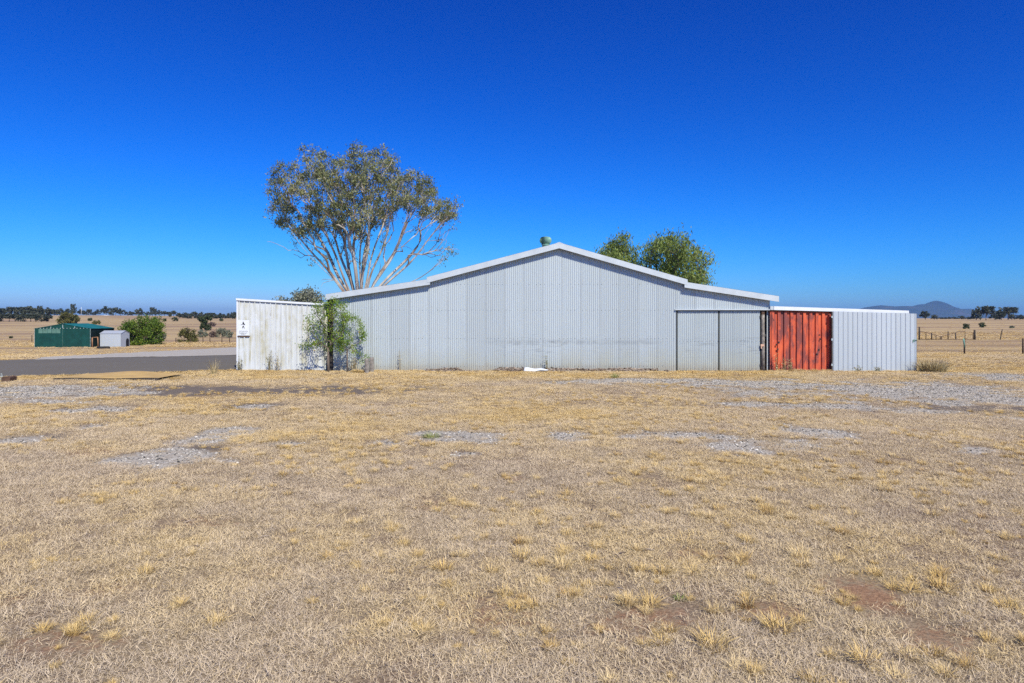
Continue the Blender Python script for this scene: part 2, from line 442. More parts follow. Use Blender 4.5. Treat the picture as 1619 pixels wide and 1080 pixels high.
GRAVEL = [ell(*a) for a in [
    (40, 619, 130, 8, 1.3), (60, 635, 60, 4, .8), (160, 648, 50, 4, .9), (262, 722, 75, 12, 1.15), (345, 688, 40, 12, .95), (140, 675, 22, 5, .7),
    (30, 697, 38, 7, .8), (407, 642, 26, 3, .9), (455, 702, 22, 4, .7), (700, 689, 45, 6, 1.0), (765, 693, 40, 6, .85), (610, 700, 24, 4, .75),
    (735, 718, 30, 4, .7), (895, 687, 26, 6, 1.0), (1060, 690, 62, 6, 1.1), (1150, 702, 48, 11, 1.15), (1300, 682, 50, 8, .95), (1255, 700, 40, 8, .7), (1545, 712, 34, 5, .8),
    (1040, 602, 110, 3, 1.3), (1190, 607, 90, 5, 1.2), (1420, 616, 170, 11, 1.3), (1590, 596, 70, 6, 1.0), (1180, 640, 60, 4, 1.1), (1315, 644, 90, 4, 1.2),
    (1560, 632, 90, 6, 1.2), (1460, 652, 50, 4, .8), (1610, 662, 40, 4, .9), (1230, 625, 60, 4, .7)]]
DARK = [ell(*a) for a in [(370, 618, 210, 6, 1.1), (530, 615, 60, 5, .9), (210, 622, 80, 5, .9), (1290, 612, 50, 3, .8), (1500, 648, 110, 6, .8), (400, 642, 40, 5, .8),
                          (300, 712, 45, 8, .7), (90, 688, 30, 4, .6)]]
REDE = [ell(*a) for a in [(1010, 985, 60, 16, .6), (300, 830, 50, 10, .5), (700, 800, 40, 8, .45), (1480, 1010, 70, 18, .5), (90, 1020, 60, 18, .5), (1120, 880, 50, 10, .5), (540, 900, 40, 10, .45), (810, 755, 34, 7, .9), (150, 712, 45, 5, .6), (150, 930, 50, 16, .6), (1375, 948, 36, 10, 1.0), (1230, 965, 40, 10, .6), (20, 945, 30, 15, .6), (780, 970, 60, 20, .5),
                          (430, 908, 30, 12, .45), (820, 850, 40, 12, .5), (1330, 925, 60, 10, .5), (560, 1010, 40, 12, .4)]]

def mask_val(lst, x, y, seed):
    x = np.asarray(x, float); y = np.asarray(y, float); v = np.zeros_like(x)
    wob = (vnoise(x, y, .5, seed) - .5) * 1.0 + (vnoise(x, y, .17, seed + 1) - .5) * .8 + (vnoise(x, y, 1.3, seed + 2) - .5) * .8
    for cx, cy, rx, ry, s in lst:
        d = np.sqrt(((x - cx) / rx) ** 2 + ((y - cy) / ry) ** 2)
        v = np.maximum(v, s * np.clip(1.45 - d * .95 + wob * .95, 0, 1) * (d < 2.4))
    return np.clip(v, 0, 1)

def axis(lo, hi, step, far_lo, far_hi, g=1.16):
    a = list(np.arange(lo, hi + 1e-6, step))
    s = step; p = hi
    while p < far_hi: s *= g; p += s; a.append(p)
    s = step; p = lo
    while p > far_lo: s *= g; p -= s; a.insert(0, p)
    return np.array(a)
gx = axis(-26, 26, .16, -14000, 14000, 1.13); gy = axis(2.0, 31, .13, -60, 16000, 1.10)
GX, GY = np.meshgrid(gx, gy)
GZ = zt(GX, GY)
V = np.stack([GX.ravel(), GY.ravel(), GZ.ravel()], 1)
nx, ny = len(gx), len(gy)
I, J = np.meshgrid(np.arange(nx - 1), np.arange(ny - 1))
b0 = (J * nx + I).ravel()
F = np.stack([b0, b0 + 1, b0 + nx + 1, b0 + nx], 1)
me = np_mesh('ground', V, F, smooth=True)
mk = me.attributes.new('mask', 'FLOAT_COLOR', 'POINT')
mv = np.zeros((len(V), 4), np.float32); mv[:, 3] = 1
nearm = (np.abs(V[:, 0]) < 40) & (V[:, 1] > 1) & (V[:, 1] < 45)
mv[nearm, 0] = mask_val(GRAVEL, V[nearm, 0], V[nearm, 1], 11)
mv[nearm, 1] = mask_val(DARK, V[nearm, 0], V[nearm, 1], 21)
mv[nearm, 2] = mask_val(REDE, V[nearm, 0], V[nearm, 1], 31)
mk.data.foreach_set('color', mv.ravel())
fa = me.attributes.new('far', 'FLOAT', 'POINT')
fa.data.foreach_set('value', sstep(34, 60, V[:, 1] + (vnoise(V[:, 0], V[:, 1], 9, 2) - .5) * 14).astype(np.float32))
kind(link('ground', me, M['ground']), 'structure')

# asphalt apron and the crushed rock strip beyond it, both running behind the white annexe
def strip(name, A, B, mat, lift, n=140, m=10, jag=.12):
    """sheet between two polylines on the ground"""
    def along(P, t):
        P = [Vector(p[:2]) for p in P]; L = [0]
        for a, b in zip(P, P[1:]): L.append(L[-1] + (b - a).length)
        d = t * L[-1]
        for k in range(len(P) - 1):
            if d <= L[k + 1] + 1e-9:
                q = (d - L[k]) / (L[k + 1] - L[k]); return P[k].lerp(P[k + 1], q)
        return P[-1]
    vs = []
    for i in range(n + 1):
        a = along(A, i / n); b = along(B, i / n)
        j1 = (random.random() - .5) * jag * 2; j2 = (random.random() - .5) * jag * 2
        for k in range(m + 1):
            q = a.lerp(b, k / m); 
            if k == 0: q = q + (a - b).normalized() * j1
            if k == m: q = q + (b - a).normalized() * j2
            vs.append((q.x, q.y, float(zt(q.x, q.y)) + lift))
    fs = [(i*(m+1)+k, (i+1)*(m+1)+k, (i+1)*(m+1)+k+1, i*(m+1)+k+1) for i in range(n) for k in range(m)]
    mb = MB(); mb.add(vs, fs, True)
    return kind(mb.build(name, mat), 'structure')
n0, n1 = gp(0, 597), gp(372, 585); f0, f1 = gp(0, 570.5), gp(372, 562.5)
def ext(a, b, t): return (a.x + (b.x - a.x) * t, a.y + (b.y - a.y) * t)
strip('asphalt_road', [ext(n0, n1, -1.6), (n0.x, n0.y), (n1.x, n1.y), (-9.5, 33.5), (-9.3, 46)], [ext(f0, f1, -1.6), (f0.x, f0.y), (f1.x, f1.y), (-13.6, 50), (-12.0, 56)], M['asphalt'], .035)
r0, r1 = gp(62, 567.2), gp(376, 549.5)
strip('gravel_track', [(f0.x + 2, f0.y + .3), ((f0.x + f1.x) / 2, (f0.y + f1.y) / 2), (f1.x, f1.y), (-13.6, 50), (-12, 56)], [(f0.x + 1.6, f0.y + .5), (r0.x, r0.y), (r1.x, r1.y), (r1.x + 12, r1.y + 6)], M['gravel_sheet'], .05, jag=.35)

# ------------------------------------------------------------------ far hills
def hill_range(name, prof, Y, depth, seed, mat):
    pr = np.array(prof, float)
    xs = np.linspace((pr[0, 0] - CX) / FPX * Y, (pr[-1, 0] - CX) / FPX * Y, 150)
    pxs = xs * FPX / Y + CX
    top = np.maximum((HY - np.interp(pxs, pr[:, 0], pr[:, 1])) / FPX * Y * 1.1, 0)
    vs = []; nd = 26
    for j in range(nd):
        t = j / (nd - 1); yy = Y - depth * .5 + depth * t
        prof_y = max(0, 1 - abs(2 * t - 1) ** 1.4)
        for x, h in zip(xs, top):
            nz = float(vnoise(x, yy, 330, seed) - .5) * .25 + float(vnoise(x, yy, 120, seed + 1) - .5) * .25
            vs.append((x, yy, h * prof_y * (1 + nz * (1 - prof_y) * 1.6) - 6))
    n = len(xs)
    mb = MB(); mb.add(vs, [(j*n+i, j*n+i+1, (j+1)*n+i+1, (j+1)*n+i) for j in range(nd-1) for i in range(n-1)], True)
    return kind(mb.build(name, mat), 'structure')
def m_hill():
    t = NT('wooded_hill'); p = t.pos()
    f = t.noise(t.scale(p, (.004, .004, .008)), 1, 6, .65)
    col = t.ramp(f, [(.35, (.025, .035, .030)), (.55, (.05, .055, .045)), (.7, (.13, .09, .075))])
    return t.done(t.bsdf(col, .95, 0, None, .1))
M['hill'] = m_hill()
hill_range('mountain_range', [(1300, 503), (1345, 494), (1372, 486), (1392, 483.5), (1412, 485), (1430, 484.5), (1444, 485), (1456, 482), (1467, 481.8), (1473, 479.6), (1478, 476.6), (1483, 479.4), (1490, 483.4), (1500, 487.6),
                      (1516, 489), (1530, 488.5), (1545, 490.5), (1562, 491), (1585, 496), (1610, 500), (1650, 503)], 8500, 1500, 3, M['hill'])
hill_range('distant_hills', [(240, 503), (280, 500.5), (310, 500), (345, 499), (380, 498.5), (440, 499), (520, 503)], 11000, 2600, 9, M['hill'])

# ------------------------------------------------------------------ the corrugated shed
YW = 27.3                                   # its gable wall
def wx(px): return (px - CX) / FPX * YW
def wz(py): return CH - (py - HY) / FPX * YW
G0 = -.05                                   # sheets run a little into the ground

def corr(x0, x1, ztop, z0, y, pitch=.0762, amp=.0115, seg=8, axis_='x', zb=None):
    """one corrugated sheet facing -y, from x0 to x1; ztop(x) its upper edge"""
    n = max(2, int(round((x1 - x0) / pitch * seg)))
    vs = []
    for i in range(n + 1):
        x = x0 + (x1 - x0) * i / n
        d = amp * math.cos(2 * math.pi * x / pitch)
        zt_ = ztop(x); zlo = z0 if zb is None else zb(x)
        vs += [(x, y - d, zlo), (x, y - d, zt_)]
    if axis_ == 'y': vs = [(b, a, c) for a, b, c in vs]
    fs = [(2*i, 2*i+2, 2*i+3, 2*i+1) for i in range(n)]
    return vs, fs

XL, XR = wx(527), wx(1217)                  # ends of the gable wall
xs0, xs1, xrg = wx(680), wx(1080), wx(883.5)
xeL, xeR = wx(517.5), wx(1228)
# lower edges of the barge capping
bL0, bL1 = wz(474.5), wz(450.5); bM0, bMr, bM1 = wz(446.6), wz(393.5), wz(450); bR0, bR1 = wz(455), wz(477.5)
CAPH = .225
def low(x):
    if x < xs0: return bL0 + (bL1 - bL0) * (x - xeL) / (xs0 - xeL)
    if x < xrg: return bM0 + (bMr - bM0) * (x - xs0) / (xrg - xs0)
    if x < xs1: return bMr + (bM1 - bMr) * (x - xrg) / (xs1 - xrg)
    return bR0 + (bR1 - bR0) * (x - xs1) / (xeR - xs1)

shed = thing('corrugated_shed', 'long silver corrugated iron shed with stepped gable roof in the middle', 'shed', (0, 0, 0))
SW = .762
DX0, DX1, DZ = wx(1068.5), wx(1217), wz(490)         # doorway
k = 0; x = XL
xl_list = []
while x < XR - .02:
    x2 = min(x + SW, XR)
    if XR - x2 < .2: x2 = XR
    xl_list.append((x, x2)); x = x2
for k, (a, b) in enumerate(xl_list):
    off = .004 * (k % 2)
    parts = []
    if b <= DX0 + .01: parts = [(a, b, None)]
    elif a < DX0: parts = [(a, DX0, None), (DX0, b, DZ)]
    else: parts = [(a, b, DZ)]
    for (p, q, zb) in parts:
        mb = MB()
        if p < xs0 < q: segs = [(p, xs0 - .001), (xs0 + .001, q)]
        elif p < xs1 < q: segs = [(p, xs1 - .001), (xs1 + .001, q)]
        else: segs = [(p, q)]
        for (s0, s1) in segs:
            vs, fs = corr(s0, s1 + (.012 if s1 == q else 0), lambda t: low(t) + .16, G0 if zb is None else zb, YW - off)
            mb.add(vs, fs, True)
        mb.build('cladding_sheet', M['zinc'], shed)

# screws along the girts
mb = MB()
for zr in (.18, 1.28, 2.42, 3.45):
    for i in range(int((XR - XL) / .1524)):
        x = XL + .05 + i * .1524
        x = round(x / .0762) * .0762
        if zr > low(x) - .1 or (x > DX0 and zr < DZ): continue
        if random.random() < .25: continue
        z = zr + random.uniform(-.012, .012); r = .009
        mb.add([(x-r, YW-.0155, z-r), (x+r, YW-.0155, z-r), (x+r, YW-.0155, z+r), (x-r, YW-.0155, z+r), (x, YW-.024, z)], [(0,1,4),(1,2,4),(2,3,4),(3,0,4)])
mb.build('wall_screws', M['dark_steel'], shed)['kind'] = 'stuff'

# barge capping: folded metal, proud of the wall
OV = .24
def barge(x0, x1, h0, h1, hh=CAPH, OV=OV):
    m = MB()
    m.prism([(x0, h0), (x1, h1), (x1, h1 + hh), (x0, h0 + hh)], YW - OV, YW - OV + .03)
    m.add([(x0, YW-OV+.031, h0+.012), (x1, YW-OV+.031, h1+.012), (x1, YW-.02, h1+.03), (x0, YW-.02, h0+.03)], [(0,1,2,3)])     # soffit
    m.add([(x0, YW-OV-.004, h0+hh+.004), (x1, YW-OV-.004, h1+hh+.004), (x1, YW+.25, h1+hh+.012), (x0, YW+.25, h0+hh+.012)], [(0,1,2,3)])  # top leg
    return m.build('barge_capping', M['capping'], shed)
def piece(x0, x1, h0, h1, n):
    for i in range(n):
        a, b = i / n, (i + 1) / n
        barge(x0 + (x1-x0)*a + (.0 if i == 0 else -.02), x0 + (x1-x0)*b, h0 + (h1-h0)*a, h0 + (h1-h0)*b)
barge(xeL, xs0 + .02, bL0, bL1)
barge(xs0 - .1, xrg, bM0 - .03, bMr, CAPH, OV + .007)
barge(xrg + .001, xs1 + .12, bMr, bM1 - .035, CAPH, OV + .007)
barge(xs1, xeR, bR0, bR1 - .0)
mb = MB(); mb.prism([(xrg-.16, bMr+CAPH-.035), (xrg, bMr+CAPH+.02), (xrg+.16, bMr+CAPH-.035), (xrg+.15, bMr+CAPH-.05), (xrg, bMr+CAPH+.0), (xrg-.15, bMr+CAPH-.05)], YW-OV-.012, YW+18.2)
mb.build('ridge_cap', M['capping'], shed)

# roof sheets running back from the gable
YB = YW + 18.0
def roofpanel(x0, x1, h0, h1):
    m = MB(); pitch = .0762 * 4; n = int((YB - YW + .1) / pitch * 4)
    vs = []
    for i in range(n + 1):
        y = YW + .02 + (YB - YW - .02 + .1) * i / n
        d = .012 * math.cos(2 * math.pi * y / pitch)
        vs += [(x0, y, h0 + d), (x1, y, h1 + d)]
    m.add(vs, [(2*i, 2*i+1, 2*i+3, 2*i+2) for i in range(n)], True)
    return m.build('roof_panel', M['zinc_roof'], shed)
ro = CAPH - .03
roofpanel(xeL, xs0, bL0 + ro, bL1 + ro); roofpanel(xs0 - .1, xrg, bM0 - .03 + ro, bMr + ro)
roofpanel(xrg, xs1 + .12, bMr + ro, bM1 - .035 + ro); roofpanel(xs1, xeR, bR0 + ro, bR1 + ro)
# side and back walls
for xw, zz in ((XL + .01, bL0 + .12), (XR - .01, bR1 + .10)):
    vs, fs = corr(YW + .02, YB, lambda t: zz, -1.0, xw, .0762 * 2, .009, 4, 'y')
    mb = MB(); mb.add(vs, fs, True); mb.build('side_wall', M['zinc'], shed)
vs, fs = corr(XL, XR, lambda t: low(t) + .16, -1.0, YB, .0762 * 2, .009, 4)
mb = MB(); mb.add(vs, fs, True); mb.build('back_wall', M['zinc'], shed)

# doors
mb = MB(); mb.box(DX0 - .05, DX1, YW - .085, YW - .015, DZ - .012, DZ + .025); mb.build('lintel_flashing', M['capping'], shed)
DL = [(wx(1071.6), wx(1135.9)), (wx(1138.1), wx(1202))]
for (a, b) in DL:
    f = MB(); t_ = .05
    f.box(a, b, YW + .05, YW + .08, .03, .10); f.box(a, b, YW + .05, YW + .08, DZ - .12, DZ - .06)
    f.box(a, a + t_, YW + .051, YW + .081, .10, DZ - .12); f.box(b - t_, b, YW + .051, YW + .081, .10, DZ - .12); f.box(a + t_, b - t_, YW + .051, YW + .081, 1.15, 1.21)
    leaf = f.build('door_leaf', M['dark_steel'], shed)
    mid = (a + b) / 2 + .04
    for q, (p0, p1) in enumerate(((a, mid), (mid, b))):
        vs, fs = corr(p0, p1 + (.01 if q == 0 else 0), lambda t: DZ - .05, .0, YW + .03 - .004 * q)
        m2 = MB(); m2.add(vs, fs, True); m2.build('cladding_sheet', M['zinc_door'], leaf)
    sm = MB()
    for zr in (.08, 1.18, DZ - .12):
        for i in range(11):
            xx = a + .08 + i * .1524
            if xx > b: continue
            sm.add([(xx-.008, YW-.001, zr-.008), (xx+.008, YW-.001, zr-.008), (xx+.008, YW-.001, zr+.008), (xx-.008, YW-.001, zr+.008), (xx, YW-.008, zr)], [(0,1,4),(1,2,4),(2,3,4),(3,0,4)])
    s_ = sm.build('wall_screws', M['dark_steel'], leaf); s_['kind'] = 'stuff'
mb = MB(); mb.box(DX0 - .01, DX1, YW + .45, YW + .47, 0, DZ + .05); mb.build('light_block_panel', M['dark_steel'], shed)  # added panel, blocks light from showing through behind the doors
# weathered post beside the doors, bottom and top hinge, little tag, dark opening behind
mb = MB(); mb.tube([(wx(1206.5), YW + .02, -.1), (wx(1206.6), YW + .02, .9), (wx(1206.3), YW + .02, 1.8), (wx(1206.4), YW + .02, DZ - .19)], [.075, .07, .068, .066], 10)
mb.build('door_post', M['timber'], shed)
mb = MB(); mb.box(wx(1204.2), wx(1208.6), YW - .02, YW + .1, DZ - .19, DZ - .005); mb.build('post_cap', M['rail_dark'], shed)
for z in (DZ - .28, .22):
    mb = MB(); mb.box(wx(1201.6), wx(1202.9), YW - .02, YW + .02, z - .055, z + .055); mb.build('hinge', M['dark_steel'], shed)
mb = MB(); mb.box(wx(1201.8), wx(1207.2), YW - .075, YW - .05, .97, 1.06); mb.box(wx(1202.2), wx(1203.6), YW - .07, YW - .05, .88, .97); mb.build('door_latch', M['tan_tag'], shed)
mb = MB(); mb.box(wx(1214), wx(1215.3), YW + .1, YW + .14, -.05, DZ + .3); mb.build('steel_stud', M['capping'], shed)
mb = MB(); mb.box(wx(1209), wx(1217), YW + .12, YW + .18, 1.36, 1.46); mb.build('girt', M['dark_steel'], shed)
mb = MB(); mb.box(wx(516.5), wx(520.5), YW + .1, YW + .3, bL0 - .1, bL0 + .02); mb.box(wx(520), wx(528), YW - .06, YW + .06, bL0 - .12, bL0 - .03); mb.build('eave_bracket', M['dark_steel'], shed)
mb = MB(); mb.box(xeL - .09, xeL + .02, YW - .05, YB, bL0 + .02, bL0 + .13); mb.build('gutter', M['capping'], shed)
mb = MB(); mb.box(wx(519.5), wx(526.5), YW + .05, YW + .25, -.1, bL0 + .05); mb.build('corner_post', M['timber_dark'], shed)

# turbine ventilator
vy = 32.0; vx = (862.7 - CX) / FPX * vy
vent = MB(); vz0 = bMr + ro - abs(vx - xrg) * .3
vent.lathe([(.17, vz0 - .1), (.17, 5.51), (.20, 5.53), (.20, 5.56), (.13, 5.57)], 20, (vx, vy, 0))
vo_ = vent.build('ventilator', M['vent_green'], shed)
vb = MB()
for k in range(22):
    a0 = 2 * math.pi * k / 22; col_ = []
    for j in range(9):
        t = math.pi * j / 8; r = .10 + .17 * math.sin(t) ** .8; z = 5.74 - .17 * math.cos(t)
        for da, dr in ((-.05, -.03), (.20, .012)):
            a = a0 + da; col_.append((vx + (r + dr) * math.cos(a), vy + (r + dr) * math.sin(a), z))
    vb.add(col_, [(2*j, 2*j+1, 2*j+3, 2*j+2) for j in range(8)], True)
vb.lathe([(.0, 5.92), (.11, 5.915), (.12, 5.89)], 20, (vx, vy, 0))
vb.build('turbine_vanes', M['vent_green'], vo_)
cb = MB(); cb.lathe([(.0, 5.57), (.13, 5.6), (.19, 5.74), (.13, 5.88), (.0, 5.9)], 16, (vx, vy, 0)); cb.build('core', M['dark_steel'], vo_)

# ------------------------------------------------------------------ ribbed sheets (white annexe, silver panel, red container)
def ribbed(x0, x1, ztop, z0, y, pitch, ribw, h, slope, phase=0.0, axis_='x', sgn=-1):
    """trapezoid ribs; the pan lies at y, the ribs stand out by h towards the viewer"""
    pts = [(x0, 0)]
    k = math.floor((x0 - phase) / pitch) - 1
    while True:
        s = phase + k * pitch
        for q, d in ((s, 0), (s + slope, h), (s + slope + ribw, h), (s + 2 * slope + ribw, 0)):
            if x0 < q < x1: pts.append((q, d))
        k += 1
        if s > x1: break
    # value at the ends
    def val(x):
        u = (x - phase) % pitch
        if u < slope: return h * u / slope
        if u < slope + ribw: return h
        if u < 2 * slope + ribw: return h * (1 - (u - slope - ribw) / slope)
        return 0
    pts[0] = (x0, val(x0)); pts.append((x1, val(x1)))
    vs = []
    for x, d in pts: vs += [(x, y + sgn * d, z0), (x, y + sgn * d, ztop(x))]
    if axis_ == 'y': vs = [(b, a, c) for a, b, c in vs]
    return vs, [(2*i, 2*i+2, 2*i+3, 2*i+1) for i in range(len(pts) - 1)]

annexe = thing('white_annexe', 'stained white ribbed metal lean-to at the left end of the shed', 'shed', (0, 0, 0))
AX0, AX1 = wx(375.3), wx(512)
def atop(x): return wz(474.6) + (wz(482.8) - wz(474.6)) * (x - AX0) / (AX1 - AX0)
na = 4
for i in range(na):
    a, b = AX0 + (AX1 - AX0) * i / na, AX0 + (AX1 - AX0) * (i + 1) / na
    vs, fs = ribbed(a, b + .006, atop, G0, YW - .003 * (i % 2), .2095, .03, .038, .008, AX0 + .06)
    mb = MB(); mb.add(vs, fs); mb.build('cladding_sheet', M['white_clad'], annexe)
AYB = YW + 5.8
vs, fs = ribbed(YW + .01, AYB, lambda t: atop(AX0), -.6, AX0 + .002, .2095, .03, .038, .008, 0, 'y')
mb = MB(); mb.add(vs, fs); mb.build('side_wall', M['white_clad'], annexe)
vs, fs = ribbed(YW + .01, AYB, lambda t: atop(AX1), -.6, AX1, .2095, .03, .038, .008, 0, 'y', 1)
mb = MB(); mb.add(vs, fs); mb.build('side_wall', M['white_clad'], annexe)
mb = MB(); mb.prism([(AX0, -.6), (AX1, -.6), (AX1, atop(AX1)), (AX0, atop(AX0))], AYB, AYB + .03); mb.build('back_wall', M['white_clad'], annexe)
mb = MB(); mb.prism([(AX0 - .03, atop(AX0) - .005), (AX1 + .02, atop(AX1) - .005), (AX1 + .02, atop(AX1) + .075), (AX0 - .03, atop(AX0) + .075)], YW - .07, YW + .02); mb.build('top_capping', M['white_paint'], annexe)
mb = MB(); mb.prism([(AX0 - .02, atop(AX0) + .01), (AX1 + .01, atop(AX1) + .01), (AX1 + .01, atop(AX1) + .06), (AX0 - .02, atop(AX0) + .06)], YW + .021, AYB + .1); mb.build('roof', M['white_paint'], annexe)
mb = MB(); mb.box(AX0 - .025, AX0 + .035, YW - .03, YW + .06, G0, atop(AX0) - .006); mb.build('corner_trim', M['white_paint'], annexe)

# sign on the annexe
sgx0, sgx1, sgz0, sgz1 = wx(376.8), wx(394.6), wz(530.5), wz(506.2)
SY = YW - .055
sign = thing('sign', 'white sign with small black figure and dark lettering on the white lean-to', 'sign', ((sgx0 + sgx1) / 2, SY, sgz0))
def sloc(px, py): return (wx(px) - (sgx0 + sgx1) / 2, wz(py) - sgz0)
mb = MB(); hw = (sgx1 - sgx0) / 2; mb.box(-hw, hw, 0, .008, 0, sgz1 - sgz0); mb.build('board', M['sign_white'], sign)
mb = MB(); mb.box(-hw - .02, hw + .03, .004, .02, -.05, -.012); mb.build('mounting_rail', M['rail_dark'], sign)
fig = MB()
def spix(u, v): return sloc(370 + u / 24.53, 492 + v / 24.53)
def spoly(pts): fig.prism([spix(*p) for p in pts][::-1], -.004, -.0005)
hc = spix(378, 428); fig.prism([(hc[0] + .022 * math.cos(2*math.pi*k/12), hc[1] + .022 * math.sin(2*math.pi*k/12)) for k in range(12)], -.004, -.0005)
spoly([(365, 445), (392, 445), (440, 510), (415, 548), (375, 505), (340, 485)]); spoly([(285, 520), (372, 512), (372, 526), (285, 534)]); spoly([(415, 520), (462, 520), (462, 532), (415, 535)])
spoly([(340, 662), (350, 585), (372, 562), (392, 572), (372, 596), (366, 662)]); spoly([(376, 566), (405, 575), (418, 635), (442, 655), (430, 668), (396, 648)])
fig.build('pictogram', M['black'], sign)
def text_mesh(s, size):
    cu = bpy.data.curves.new('t', 'FONT'); cu.body = s; cu.size = size; cu.align_x = 'CENTER'; cu.extrude = .001
    o = bpy.data.objects.new('t', cu); C.objects.link(o)
    m = bpy.data.meshes.new_from_object(o.evaluated_get(bpy.context.evaluated_depsgraph_get()))
    bpy.data.objects.remove(o); bpy.data.curves.remove(cu)
    return m
c_ = spix(380, 915); tm = text_mesh('ONLY', .075)
o = link('lettering', tm, M['sign_grey'], sign, (c_[0], -.003, c_[1])); o.rotation_euler = (R(90), 0, 0)
for (ua, ub, vv, nn) in ((220, 562, 775, 12), (220, 540, 845, 11)):
    mb = MB()          # two lines too small to read in the photograph: a row of letter strokes
    for i in range(nn):
        u = ua + (ub - ua) * (i + .1) / nn; w = (ub - ua) / nn * .72
        for q in range(3):
            p0 = spix(u + w * q / 3, vv + random.uniform(-14, -6)); p1 = spix(u + w * (q / 3 + random.uniform(.14, .26)), vv + random.uniform(6, 14))
            mb.box(p0[0], p1[0], -.003, -.0005, min(p0[1], p1[1]), max(p0[1], p1[1]))
        p0 = spix(u, vv + random.choice((-12, -2, 10))); mb.box(p0[0], p0[0] + w * YW / FPX / 24.5, -.0035, -.0006, p0[1] - .004, p0[1] + .004)
    mb.build('lettering', M['sign_grey'], sign)

# red container, white roof edge, and the silver panel swung in front of it
cont = thing('shipping_container', 'peeling orange red container with deep vertical corrugations right of the shed doors', 'container', (0, 0, 0))
RX0, RX1 = wx(1217.5), wx(1438)
def rtop(x): return wz(490.2) + (wz(496) - wz(490.2)) * (x - RX0) / (RX1 - RX0)
RY = YW + .02
vs, fs = ribbed(RX0 + .05, RX1 - .05, lambda x: rtop(x) - .03, .03, RY + .01, 0.2525, .11, .06, .022, RX0 + .03)
mb = MB(); mb.add(vs, fs); mb.build('side_panel', M['red'], cont)
mb = MB(); mb.prism([(RX0, rtop(RX0) - .03), (RX1, rtop(RX1) - .03), (RX1, rtop(RX1) + .05), (RX0, rtop(RX0) + .05)], RY - .02, RY + .06); mb.build('top_rail', M['rail_dark'], cont)
mb = MB(); mb.box(RX0, RX1, RY - .02, RY + .06, -.08, .028); mb.build('bottom_rail', M['red'], cont)
for a in (RX0, RX1 - .07):
    mb = MB(); mb.box(a, a + .07, RY - .03, RY + .07, -.08, rtop(a) - .031); mb.build('corner_post', M['red'] if a == RX0 else M['blue_steel'], cont)
RYB = RY + 2.4
mb = MB(); mb.prism([(RX0, -.1), (RX1, -.1), (RX1, rtop(RX1) + .04), (RX0, rtop(RX0) + .04)], RYB, RYB + .04); mb.build('back_panel', M['red'], cont)
for a in (RX0, RX1 - .03):
    vs, fs = ribbed(RY + .07, RYB, lambda t: rtop(a), -.1, a + (.03 if a != RX0 else 0), .2525, .105, .03, .03, 0, 'y', 1 if a != RX0 else -1)
    mb = MB(); mb.add(vs, fs); mb.build('end_panel', M['blue_steel'] if a != RX0 else M['red'], cont)
mb = MB(); mb.prism([(RX0 + .02, rtop(RX0) + .03), (RX1 + .07, rtop(RX1) + .03), (RX1 + .07, rtop(RX1) + .10), (RX0 + .02, rtop(RX0) + .10)], RY + .07, RYB + .06); mb.build('roof', M['blue_steel'], cont)
mb = MB(); xa, xb = wx(1222), wx(1434.5)
mb.prism([(xa, wz(490.2)), (xb, wz(495.6)), (xb, wz(491.3)), (xa, wz(484.3))], RY - .14, RY - .02); mb.build('roof_edge', M['white_paint'], cont)
mb = MB(); mb.prism([(wx(1216.5), wz(490)), (xa - .002, wz(490.2)), (xa - .002, wz(484.5)), (wx(1216.5), wz(484.2))], RY - .12, RY + .2); mb.build('roof_edge_end', M['capping'], cont)
mb = MB()
for (px, py) in ((1227, 545), (1231, 541), (1229, 552), (1294, 553), (1291, 560), (1295, 530), (1296, 536)):
    x, z = wx(px), wz(py); mb.box(x - .03, x + .03, RY - .066, RY - .05, z - random.uniform(.02, .05), z + .03)
s_ = mb.build('rust_scabs', M['dark_steel'], cont); s_['kind'] = 'stuff'

panel = thing('ribbed_panel', 'silver ribbed metal door panel standing in front of the red container', 'door panel', (0, 0, 0))
PX0, PX1 = wx(1316.8), wx(1448); PY = YW - .2
PX0, PX1 = (1316.8 - CX) / FPX * PY, (1448.3 - CX) / FPX * PY
def pz(py): return CH - (py - HY) / FPX * PY
def ptop(x): return pz(492.3) + (pz(496) - pz(492.3)) * (x - PX0) / (PX1 - PX0)
nb = 4
for i in range(nb):
    a, b = PX0 + (PX1 - PX0) * i / nb, PX0 + (PX1 - PX0) * (i + 1) / nb
    vs, fs = ribbed(a, b + .004, ptop, -.03, PY - .002 * (i % 2), .19, .078, .020, .012, PX0 + .02)
    mb = MB(); mb.add(vs, fs); mb.build('cladding_sheet', M['silver'], panel)
mb = MB(); mb.box(PX0 - .05, PX0 - .005, PY - .01, PY + .06, -.05, ptop(PX0) - .01); mb.build('hinge_stile', M['timber_dark'], panel)
mb = MB(); mb.box(PX1 + .002, PX1 + .03, PY + .0, PY + .05, -.05, ptop(PX1) - .02); mb.build('lock_stile', M['dark_steel'], panel)
mb = MB(); mb.box(PX0, PX1, PY + .03, PY + .07, .15, .21); mb.box(PX0, PX1, PY + .03, PY + .07, 1.1, 1.16); mb.box(PX0, PX1, PY + .03, PY + .07, ptop(PX1) - .16, ptop(PX1) - .10); mb.build('back_rail', M['dark_steel'], panel)
for zz in (1.25, 2.15, .25):
    mb = MB(); mb.box(PX0 - .07, PX0 - .02, PY - .03, PY - .012, zz - .04, zz + .04); mb.build('hinge', M['lace'], panel)
lz = pz(537.5)
mb = MB(); mb.tube([((1443.5 - CX)/FPX*PY, PY - .05, lz), ((1449 - CX)/FPX*PY, PY - .05, lz)], .016, 8); mb.box((1443 - CX)/FPX*PY, (1444.2 - CX)/FPX*PY, PY - .05, PY - .03, lz - .09, lz + .02); mb.build('bolt', M['vent_green'], panel)
